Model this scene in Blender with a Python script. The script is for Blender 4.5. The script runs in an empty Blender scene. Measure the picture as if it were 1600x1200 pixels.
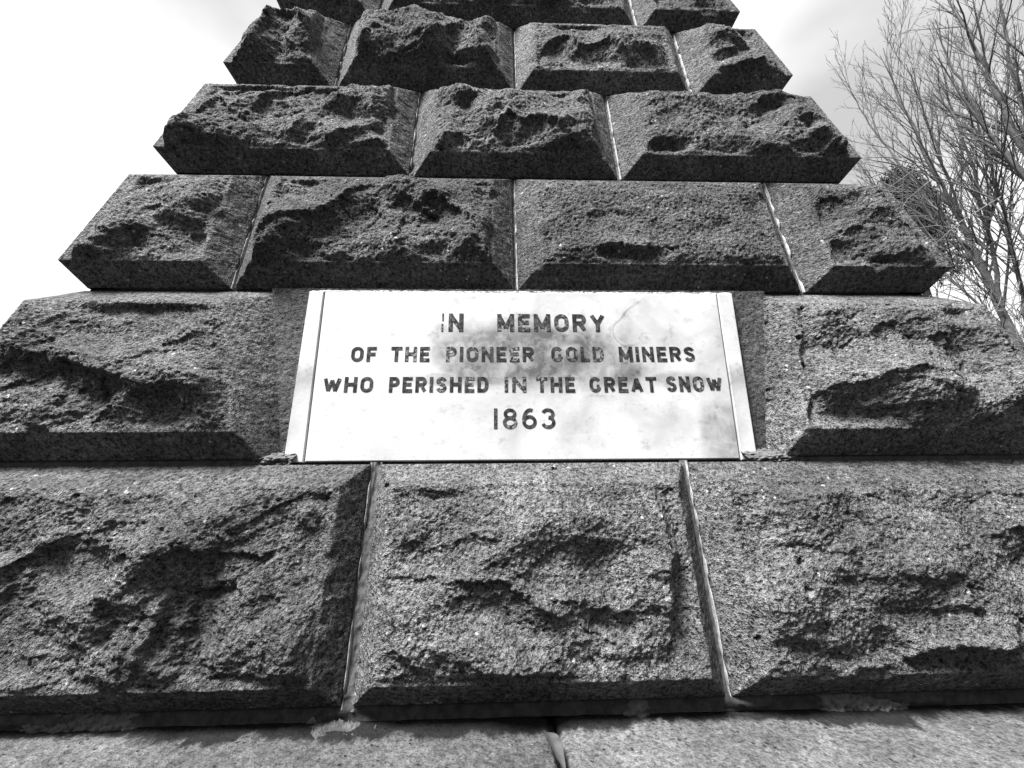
import bpy, math, random
import numpy as np
from mathutils import Matrix, Vector

# ------------------------------------------------------------------ camera
scene = bpy.context.scene
EYE = 1.6                                   # eye height above the ground, metres
cam_data = bpy.data.cameras.new('camera')
cam = bpy.data.objects.new('camera', cam_data)
scene.collection.objects.link(cam)
cam_data.sensor_fit = 'HORIZONTAL'
cam_data.sensor_width = 36.0
cam_data.lens = 36.0 * 700.0 / 1600.0
cam_data.clip_start = 0.02
cam_data.clip_end = 3000.0
R_ = (0.999404, -0.033246, -0.009284)
U_ = (0.001389, -0.230000, 0.973190)
F_ = (0.034490, 0.972623, 0.229816)
cam.matrix_world = Matrix(((R_[0], U_[0], -F_[0], 0.0), (R_[1], U_[1], -F_[1], 0.0),
                           (R_[2], U_[2], -F_[2], EYE), (0, 0, 0, 1)))
scene.camera = cam

# ------------------------------------------------------------------ sky, sun, exposure
SUN_EL, SUN_AZ = math.radians(60), math.radians(-130)      # azimuth from +Y towards +X: front left, behind the viewer
sdir = Vector((math.sin(SUN_AZ) * math.cos(SUN_EL), math.cos(SUN_AZ) * math.cos(SUN_EL), math.sin(SUN_EL)))
world = bpy.data.worlds.new('World')
scene.world = world
world.use_nodes = True
wn, wl = world.node_tree.nodes, world.node_tree.links
wn.clear()
w_out = wn.new('ShaderNodeOutputWorld')
w_bg = wn.new('ShaderNodeBackground')
w_sky = wn.new('ShaderNodeTexSky')
w_sky.sky_type = 'NISHITA'
w_sky.sun_disc = False
w_sky.sun_elevation = SUN_EL
w_sky.sun_rotation = SUN_AZ
w_bw = wn.new('ShaderNodeRGBToBW')          # the photograph is black and white
w_tc = wn.new('ShaderNodeTexCoord')
w_map = wn.new('ShaderNodeMapping')
w_map.inputs['Scale'].default_value = (1.0, 1.0, 2.2)
w_map.inputs['Location'].default_value = (12.3, 2.5, 0.0)
w_noise = wn.new('ShaderNodeTexNoise')
w_noise.inputs['Scale'].default_value = 1.9
w_noise.inputs['Detail'].default_value = 6.0
w_noise.inputs['Roughness'].default_value = 0.38
w_rng = wn.new('ShaderNodeMapRange')        # cloud brightness of an overcast sky
w_rng.inputs['From Min'].default_value = 0.3
w_rng.inputs['From Max'].default_value = 0.7
w_rng.inputs['To Min'].default_value = 0.95
w_rng.inputs['To Max'].default_value = 3.9
w_add = wn.new('ShaderNodeMath'); w_add.operation = 'MULTIPLY_ADD'
w_add.inputs[1].default_value = 0.4        # how much of the clear sky's own gradient shows through
wl.new(w_tc.outputs['Generated'], w_map.inputs['Vector'])
wl.new(w_map.outputs['Vector'], w_noise.inputs['Vector'])
wl.new(w_noise.outputs['Fac'], w_rng.inputs['Value'])
wl.new(w_sky.outputs['Color'], w_bw.inputs['Color'])
wl.new(w_bw.outputs['Val'], w_add.inputs[0])
wl.new(w_rng.outputs['Result'], w_add.inputs[2])
w_sep = wn.new('ShaderNodeSeparateXYZ')      # overcast luminance rises from the horizon to the zenith
wl.new(w_tc.outputs['Generated'], w_sep.inputs[0])
w_el = wn.new('ShaderNodeMapRange')
w_el.inputs['From Min'].default_value = 0.0
w_el.inputs['From Max'].default_value = 1.0
w_el.inputs['To Min'].default_value = 0.42
w_el.inputs['To Max'].default_value = 1.15
wl.new(w_sep.outputs['Z'], w_el.inputs['Value'])
w_mul = wn.new('ShaderNodeMath'); w_mul.operation = 'MULTIPLY'
wl.new(w_add.outputs[0], w_mul.inputs[0])
wl.new(w_el.outputs['Result'], w_mul.inputs[1])
wl.new(w_mul.outputs[0], w_bg.inputs['Color'])
w_bg.inputs['Strength'].default_value = 0.10
wl.new(w_bg.outputs['Background'], w_out.inputs['Surface'])

sun_data = bpy.data.lights.new('sun', 'SUN')
sun_data.energy = 4.1
sun_data.angle = math.radians(19)
sun_data.color = (1.0, 1.0, 1.0)
sun = bpy.data.objects.new('sun', sun_data)
scene.collection.objects.link(sun)
sun.rotation_euler = sdir.to_track_quat('Z', 'Y').to_euler()

scene.render.engine = 'CYCLES'
scene.view_settings.view_transform = 'Standard'
scene.view_settings.look = 'None'
scene.view_settings.gamma = 1.0
scene.view_settings.use_curve_mapping = False
scene.view_settings.exposure = 2.3

# ------------------------------------------------------------------ helpers
COL = scene.collection

def link(o, parent=None):
    COL.objects.link(o)
    if parent:
        o.parent = parent
    return o

def tag(o, label=None, cat=None, group=None, kind=None):
    for k, v in (('label', label), ('category', cat), ('group', group), ('kind', kind)):
        if v:
            o[k] = v
    return o

def empty(name, loc):
    o = bpy.data.objects.new(name, None)
    o.empty_display_size = 0.2
    o.location = loc
    return link(o)

def mesh_np(name, verts, faces, mat, smooth=True):
    """verts (n,3), faces (m,k) with k = 3 or 4"""
    verts = np.asarray(verts, np.float32)
    faces = np.asarray(faces, np.int32)
    me = bpy.data.meshes.new(name)
    m, k = faces.shape
    me.vertices.add(len(verts)); me.vertices.foreach_set('co', verts.ravel())
    me.loops.add(m * k); me.loops.foreach_set('vertex_index', faces.ravel())
    me.polygons.add(m)
    me.polygons.foreach_set('loop_start', np.arange(0, m * k, k, dtype=np.int32))
    me.polygons.foreach_set('use_smooth', np.full(m, smooth, bool))
    me.update(calc_edges=True)
    me.validate()
    me.materials.append(mat)
    return me

def part(name, verts, faces, mat, parent=None, smooth=True, origin=None):
    """a mesh object whose origin is the middle of its vertices; verts in world space"""
    verts = np.asarray(verts, float)
    c = (verts.min(0) + verts.max(0)) / 2 if origin is None else np.asarray(origin, float)
    o = bpy.data.objects.new(name, mesh_np(name, verts - c, faces, mat, smooth))
    link(o, parent)
    o.location = Vector(c) - (parent_loc(parent) if parent else Vector())
    return o

def parent_loc(p):
    v = Vector()
    while p:
        v += p.location
        p = p.parent
    return v

def grid_faces(nr, nc, flip=False, base=0):
    a = np.arange(nr * nc).reshape(nr, nc) + base
    q = np.stack([a[:-1, :-1], a[:-1, 1:], a[1:, 1:], a[1:, :-1]], -1).reshape(-1, 4)
    return q[:, ::-1] if flip else q

def box_vf(x0, x1, y0, y1, z0, z1):
    v = [(x, y, z) for z in (z0, z1) for y in (y0, y1) for x in (x0, x1)]
    f = [(0, 2, 3, 1), (4, 5, 7, 6), (0, 1, 5, 4), (1, 3, 7, 5), (3, 2, 6, 7), (2, 0, 4, 6)]
    return v, f

# ------------------------------------------------------------------ numpy noise
_rs = np.random.RandomState(7)
_PERM = np.concatenate([_rs.permutation(256)] * 3)
_ang = _rs.uniform(0, 2 * np.pi, 256)
_GX, _GY = np.cos(_ang), np.sin(_ang)
_CELL = _rs.uniform(-1, 1, (256, 5))

def perlin(x, y, seed=0):
    xi = np.floor(x).astype(np.int64); yi = np.floor(y).astype(np.int64)
    xf, yf = x - xi, y - yi
    u = xf * xf * xf * (xf * (xf * 6 - 15) + 10)
    v = yf * yf * yf * (yf * (yf * 6 - 15) + 10)
    def g(ix, iy, dx, dy):
        h = _PERM[_PERM[(ix + seed * 37) & 255] + ((iy + seed * 91) & 255)]
        return _GX[h] * dx + _GY[h] * dy
    a = g(xi, yi, xf, yf); b = g(xi + 1, yi, xf - 1, yf)
    c = g(xi, yi + 1, xf, yf - 1); d = g(xi + 1, yi + 1, xf - 1, yf - 1)
    return 1.5 * ((a + u * (b - a)) * (1 - v) + (c + u * (d - c)) * v)

def fbm(x, y, octv, seed=0, rough=0.5):
    s, a = 0.0, 1.0
    for i in range(octv):
        s = s + a * perlin(x * 2 ** i + 13.7 * i, y * 2 ** i - 7.1 * i, seed + i)
        a *= rough
    return s

def facets(x, y, seed=0):
    """broken planes: every cell has its own height and tilt, the nearest one wins"""
    xi = np.floor(x).astype(np.int64); yi = np.floor(y).astype(np.int64)
    best = np.full(x.shape, 9e9); out = np.zeros(x.shape)
    for dx in (-1, 0, 1):
        for dy in (-1, 0, 1):
            h = _PERM[_PERM[(xi + dx + seed * 53) & 255] + ((yi + dy + seed * 17) & 255)]
            c = _CELL[h]
            px = x - (xi + dx + 0.5 + 0.45 * c[..., 0]); py = y - (yi + dy + 0.5 + 0.45 * c[..., 1])
            d = px * px + py * py
            k = d < best
            best = np.where(k, d, best)
            out = np.where(k, 0.55 * c[..., 2] + 1.0 * (c[..., 3] * px + c[..., 4] * py), out)
    return out

def tin(x, y, seed=0):
    """flat triangular facets meeting in sharp creases: random heights joined by planes"""
    s = (x + y) * 0.36602540378
    xs, ys = x + s, y + s
    i = np.floor(xs).astype(np.int64); j = np.floor(ys).astype(np.int64)
    u, v = xs - i, ys - j
    def g(ix, iy):
        return _CELL[_PERM[_PERM[(ix + seed * 29) & 255] + ((iy + seed * 61) & 255)], seed % 5]
    a, c = g(i, j), g(i + 1, j + 1)
    lo = u > v
    bb = np.where(lo, g(i + 1, j), g(i, j + 1))
    mx, mn = np.maximum(u, v), np.minimum(u, v)
    return a * (1 - mx) + bb * (mx - mn) + c * mn

def sstep(a, b, x):
    t = np.clip((x - a) / (b - a), 0, 1)
    return t * t * (3 - 2 * t)

# ------------------------------------------------------------------ materials
def new_mat(name):
    m = bpy.data.materials.new(name)
    m.use_nodes = True
    nt = m.node_tree
    nt.nodes.clear()
    o = nt.nodes.new('ShaderNodeOutputMaterial')
    b = nt.nodes.new('ShaderNodeBsdfPrincipled')
    nt.links.new(b.outputs[0], o.inputs[0])
    return m, nt, b

def nd(nt, kind, ins=None, **props):
    n = nt.nodes.new(kind)
    for k, v in props.items():
        setattr(n, k, v)
    for k, v in (ins or {}).items():
        if hasattr(v, 'is_linked'):
            nt.links.new(v, n.inputs[k])
        else:
            n.inputs[k].default_value = v
    return n

def math_(nt, op, a, b=0.0, c=None, clamp=False):
    d = {0: a, 1: b}
    if c is not None:
        d[2] = c
    return nd(nt, 'ShaderNodeMath', d, operation=op, use_clamp=clamp).outputs[0]

def rng(nt, v, a, b, c, d, smooth=False):
    n = nd(nt, 'ShaderNodeMapRange', {'Value': v, 'From Min': a, 'From Max': b, 'To Min': c, 'To Max': d})
    if smooth:
        n.interpolation_type = 'SMOOTHSTEP'
    return n.outputs[0]

def noise(nt, vec, scale, detail=2.0, rough=0.5, dist=0.0):
    return nd(nt, 'ShaderNodeTexNoise', {'Vector': vec, 'Scale': scale, 'Detail': detail, 'Roughness': rough,
                                         'Distortion': dist}).outputs['Fac']

def obj_vec(nt, rand=True):
    tc = nd(nt, 'ShaderNodeTexCoord').outputs['Object']
    if not rand:
        return tc, None
    oi = nd(nt, 'ShaderNodeObjectInfo').outputs['Random']
    off = nd(nt, 'ShaderNodeVectorMath', {0: (7.3, 3.1, 9.7)}, operation='SCALE')
    nt.links.new(oi, off.inputs['Scale'])
    return nd(nt, 'ShaderNodeVectorMath', {0: tc, 1: off.outputs[0]}, operation='ADD').outputs[0], oi

def stone_mat(name, dark, light, speck=0.62, bump=1.0, lichen=True, dirt=False):
    m, nt, b = new_mat(name)
    vec, oi = obj_vec(nt)
    g1 = noise(nt, vec, 260, 2, 0.6)
    g2 = noise(nt, vec, 105, 3, 0.7)
    big = noise(nt, vec, 5.5, 5, 0.65)
    med = noise(nt, vec, 30, 3, 0.6, 0.4)
    grain = math_(nt, 'ADD', math_(nt, 'MULTIPLY', g1, 0.4), math_(nt, 'MULTIPLY', g2, 0.6))
    grain = rng(nt, grain, 0.38, 0.64, 0.0, 1.0)
    tone = math_(nt, 'MULTIPLY', rng(nt, big, 0.32, 0.68, 0.62, 1.35), rng(nt, med, 0.3, 0.7, 0.75, 1.25))
    val = math_(nt, 'MULTIPLY', rng(nt, grain, 0, 1, dark, light), tone)
    val = math_(nt, 'MULTIPLY', val, rng(nt, oi, 0, 1, 0.80, 1.2))
    # dark mineral grains and vesicles
    vo = nd(nt, 'ShaderNodeTexVoronoi', {'Vector': vec, 'Scale': 85, 'Randomness': 1.0})
    pit = math_(nt, 'MULTIPLY', rng(nt, vo.outputs['Distance'], 0.12, 0.30, 1.0, 0.0),
                rng(nt, noise(nt, vec, 23, 2), 0.50, 0.60, 0, 1))
    val = math_(nt, 'MULTIPLY', val, rng(nt, pit, 0, 1, 1.0, 0.3))
    if lichen:
        v2 = nd(nt, 'ShaderNodeTexVoronoi', {'Vector': vec, 'Scale': 62, 'Randomness': 1.0})
        sp = math_(nt, 'MULTIPLY', rng(nt, math_(nt, 'ADD', v2.outputs['Distance'], rng(nt, g1, 0.3, 0.7, -0.12, 0.12)), 0.16, 0.24, 1.0, 0.0),
                   rng(nt, math_(nt, 'ADD', math_(nt, 'MULTIPLY', noise(nt, vec, 9, 4, 0.7), 0.6),
                                 math_(nt, 'MULTIPLY', noise(nt, vec, 60, 1), 0.4)), speck - 0.02, speck + 0.04, 0, 1), clamp=True)
        val = math_(nt, 'ADD', val, math_(nt, 'MULTIPLY', sp, math_(nt, 'SUBTRACT', 0.34, val)))
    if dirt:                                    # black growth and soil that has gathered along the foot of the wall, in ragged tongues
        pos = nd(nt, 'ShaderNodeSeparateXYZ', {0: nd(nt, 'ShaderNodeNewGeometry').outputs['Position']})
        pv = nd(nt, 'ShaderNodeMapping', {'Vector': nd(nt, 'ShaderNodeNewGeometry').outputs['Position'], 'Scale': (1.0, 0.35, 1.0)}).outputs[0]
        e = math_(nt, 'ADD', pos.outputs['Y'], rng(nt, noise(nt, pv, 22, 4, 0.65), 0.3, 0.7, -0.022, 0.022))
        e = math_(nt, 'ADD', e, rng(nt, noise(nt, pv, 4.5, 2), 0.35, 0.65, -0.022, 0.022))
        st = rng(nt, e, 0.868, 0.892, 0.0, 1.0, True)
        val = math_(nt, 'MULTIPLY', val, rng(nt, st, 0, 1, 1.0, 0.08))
    nt.links.new(val, b.inputs['Base Color'])
    b.inputs['Roughness'].default_value = 0.9
    b.inputs['Specular IOR Level'].default_value = 0.2
    hgt = math_(nt, 'SUBTRACT', math_(nt, 'ADD', math_(nt, 'MULTIPLY', g2, 1.5), math_(nt, 'MULTIPLY', g1, 0.5)), math_(nt, 'MULTIPLY', pit, 0.8))
    bp = nd(nt, 'ShaderNodeBump', {'Strength': 1.0, 'Distance': 0.0045 * bump, 'Height': hgt})
    nt.links.new(bp.outputs[0], b.inputs['Normal'])
    return m

M_STONE = stone_mat('basalt', 0.006, 0.150, speck=0.575, bump=2.8)
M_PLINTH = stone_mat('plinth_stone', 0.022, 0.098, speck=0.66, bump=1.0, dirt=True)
M_BACK = stone_mat('backing_stone', 0.012, 0.08, bump=0.8, lichen=False)

def mortar_mat(name, lo, hi):
    m, nt, b = new_mat(name)
    vec, oi = obj_vec(nt)
    n = noise(nt, vec, 60, 5, 0.65)
    val = rng(nt, n, 0.36, 0.66, lo, hi)
    nt.links.new(val, b.inputs['Base Color'])
    b.inputs['Roughness'].default_value = 0.95
    bp = nd(nt, 'ShaderNodeBump', {'Strength': 1.0, 'Distance': 0.003, 'Height': n})
    nt.links.new(bp.outputs[0], b.inputs['Normal'])
    return m
M_MORTAR = mortar_mat('mortar', 0.03, 0.085)
M_DIRTY = mortar_mat('dirty_mortar', 0.005, 0.03)
M_CRUMB = mortar_mat('crumbled_mortar', 0.012, 0.06)
M_BEAD = mortar_mat('pale_mortar', 0.12, 0.36)

def marble_mat(name, stained):
    m, nt, b = new_mat(name)
    vec, _ = obj_vec(nt, False)
    warp = noise(nt, vec, 5, 4, 0.6)
    sx = nd(nt, 'ShaderNodeSeparateXYZ', {0: vec})
    px, pz = sx.outputs['X'], sx.outputs['Z']
    def blob(cx, cz, rx, rz):
        dx = math_(nt, 'DIVIDE', math_(nt, 'SUBTRACT', px, cx), rx)
        dz = math_(nt, 'DIVIDE', math_(nt, 'SUBTRACT', pz, cz), rz)
        d = math_(nt, 'SQRT', math_(nt, 'ADD', math_(nt, 'MULTIPLY', dx, dx), math_(nt, 'MULTIPLY', dz, dz)))
        d = math_(nt, 'ADD', d, rng(nt, warp, 0.3, 0.7, -0.35, 0.35))
        return rng(nt, d, 0.5, 1.1, 1.0, 0.0, True)
    st = blob(0.02, 0.045, 0.27, 0.115)                 # grey damp stain in the middle of the lettering
    st = math_(nt, 'MAXIMUM', st, blob(-0.08, 0.0, 0.12, 0.05))
    for a in ((-0.19, 0.09, 0.05, 0.05), (0.22, 0.00, 0.15, 0.05), (0.36, -0.02, 0.09, 0.03),
              (-0.20, -0.02, 0.10, 0.02), (0.46, -0.15, 0.06, 0.09)):
        st = math_(nt, 'MAXIMUM', st, math_(nt, 'MULTIPLY', blob(*a), 0.6))
    mott = rng(nt, noise(nt, vec, 22, 5, 0.65, 0.6), 0.32, 0.55, 0.45, 1.0)
    st = math_(nt, 'MULTIPLY', st, mott)
    vn = noise(nt, vec, 3.2, 3, 0.62, 0.5)
    vein = rng(nt, math_(nt, 'ABSOLUTE', math_(nt, 'SUBTRACT', vn, 0.53)), 0.0, 0.012, 1.0, 0.0)
    vein = math_(nt, 'MULTIPLY', math_(nt, 'MULTIPLY', vein, blob(0.22, 0.12, 0.12, 0.16)), 0.8)
    speck = math_(nt, 'MULTIPLY', rng(nt, noise(nt, vec, 38, 5, 0.7), 0.56, 0.70, 0, 1), 0.5)
    sc_v = nd(nt, 'ShaderNodeMapping', {'Vector': vec, 'Scale': (4.0, 1.0, 90.0), 'Rotation': (0, 0.12, 0)}).outputs[0]
    scr = math_(nt, 'MULTIPLY', rng(nt, noise(nt, sc_v, 9, 3, 0.6), 0.62, 0.68, 0, 1), rng(nt, noise(nt, vec, 8, 2), 0.45, 0.6, 0, 0.5))
    if not stained:
        st = rng(nt, noise(nt, vec, 9, 4, 0.6), 0.5, 0.72, 0.0, 0.55)
    dirt = math_(nt, 'ADD', math_(nt, 'MULTIPLY', st, 0.78), math_(nt, 'MULTIPLY', vein, 0.45))
    veil = math_(nt, 'MULTIPLY', rng(nt, noise(nt, vec, 6, 5, 0.6, 0.3), 0.40, 0.66, 0.0, 0.42), rng(nt, px, -0.45, 0.1, 0.35, 1.0))
    dirt = math_(nt, 'ADD', dirt, veil)
    dirt = math_(nt, 'ADD', math_(nt, 'ADD', dirt, math_(nt, 'MULTIPLY', speck, 0.5)), math_(nt, 'MULTIPLY', scr, 0.25), clamp=True)
    val = rng(nt, dirt, 0.0, 1.0, 0.33, 0.03)
    nt.links.new(val, b.inputs['Base Color'])
    b.inputs['Roughness'].default_value = 0.55
    bp = nd(nt, 'ShaderNodeBump', {'Strength': 0.25, 'Distance': 0.001, 'Height': math_(nt, 'SUBTRACT', noise(nt, vec, 160, 3), scr)})
    nt.links.new(bp.outputs[0], b.inputs['Normal'])
    return m
M_MARBLE = marble_mat('marble', True)
M_STRIP = marble_mat('marble_strip', False)

def paint_mat():
    m, nt, b = new_mat('letter_paint')
    tc = nd(nt, 'ShaderNodeTexCoord').outputs['Object']
    geo = nd(nt, 'ShaderNodeNewGeometry').outputs['Position']
    n = noise(nt, geo, 150, 4, 0.65)
    big = noise(nt, geo, 9, 2)
    oi = nd(nt, 'ShaderNodeObjectInfo').outputs['Random']
    wear = math_(nt, 'ADD', math_(nt, 'ADD', n, math_(nt, 'MULTIPLY', big, 0.45)), rng(nt, oi, 0, 1, -0.12, 0.05))
    chip = rng(nt, wear, 0.79, 0.87, 0.0, 1.0)
    grey = rng(nt, noise(nt, geo, 90, 3), 0.42, 0.66, 0.002, 0.035)
    val = math_(nt, 'ADD', grey, math_(nt, 'MULTIPLY', chip, math_(nt, 'SUBTRACT', 0.13, grey)))
    nt.links.new(val, b.inputs['Base Color'])
    b.inputs['Roughness'].default_value = 0.8
    b.inputs['Specular IOR Level'].default_value = 0.2
    return m
M_PAINT = paint_mat()

def plain_mat(name, lo, hi, scale, rough=0.9, bump=0.0):
    m, nt, b = new_mat(name)
    vec, _ = obj_vec(nt, False)
    n = noise(nt, vec, scale, 4, 0.6)
    nt.links.new(rng(nt, n, 0.3, 0.7, lo, hi), b.inputs['Base Color'])
    b.inputs['Roughness'].default_value = rough
    b.inputs['Specular IOR Level'].default_value = 0.2
    if bump:
        bp = nd(nt, 'ShaderNodeBump', {'Strength': 1.0, 'Distance': bump, 'Height': n})
        nt.links.new(bp.outputs[0], b.inputs['Normal'])
    return m
M_BARK = plain_mat('bark', 0.035, 0.09, 14, 0.9, 0.01)
M_TWIG = plain_mat('twig', 0.045, 0.11, 5)
M_PALE = plain_mat('pale_twig', 0.05, 0.12, 3)
M_NEEDLE = plain_mat('needles', 0.015, 0.04, 4)
M_GRASS = plain_mat('grass', 0.012, 0.05, 7.0, 0.95, 0.02)
M_LEAF = plain_mat('leaf', 0.03, 0.06, 60, 0.6)
M_BLOCKER = plain_mat('blocker_hill', 0.008, 0.07, 0.28, 0.95, 1.5)
M_CORE = plain_mat('core', 0.05, 0.10, 12)

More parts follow.
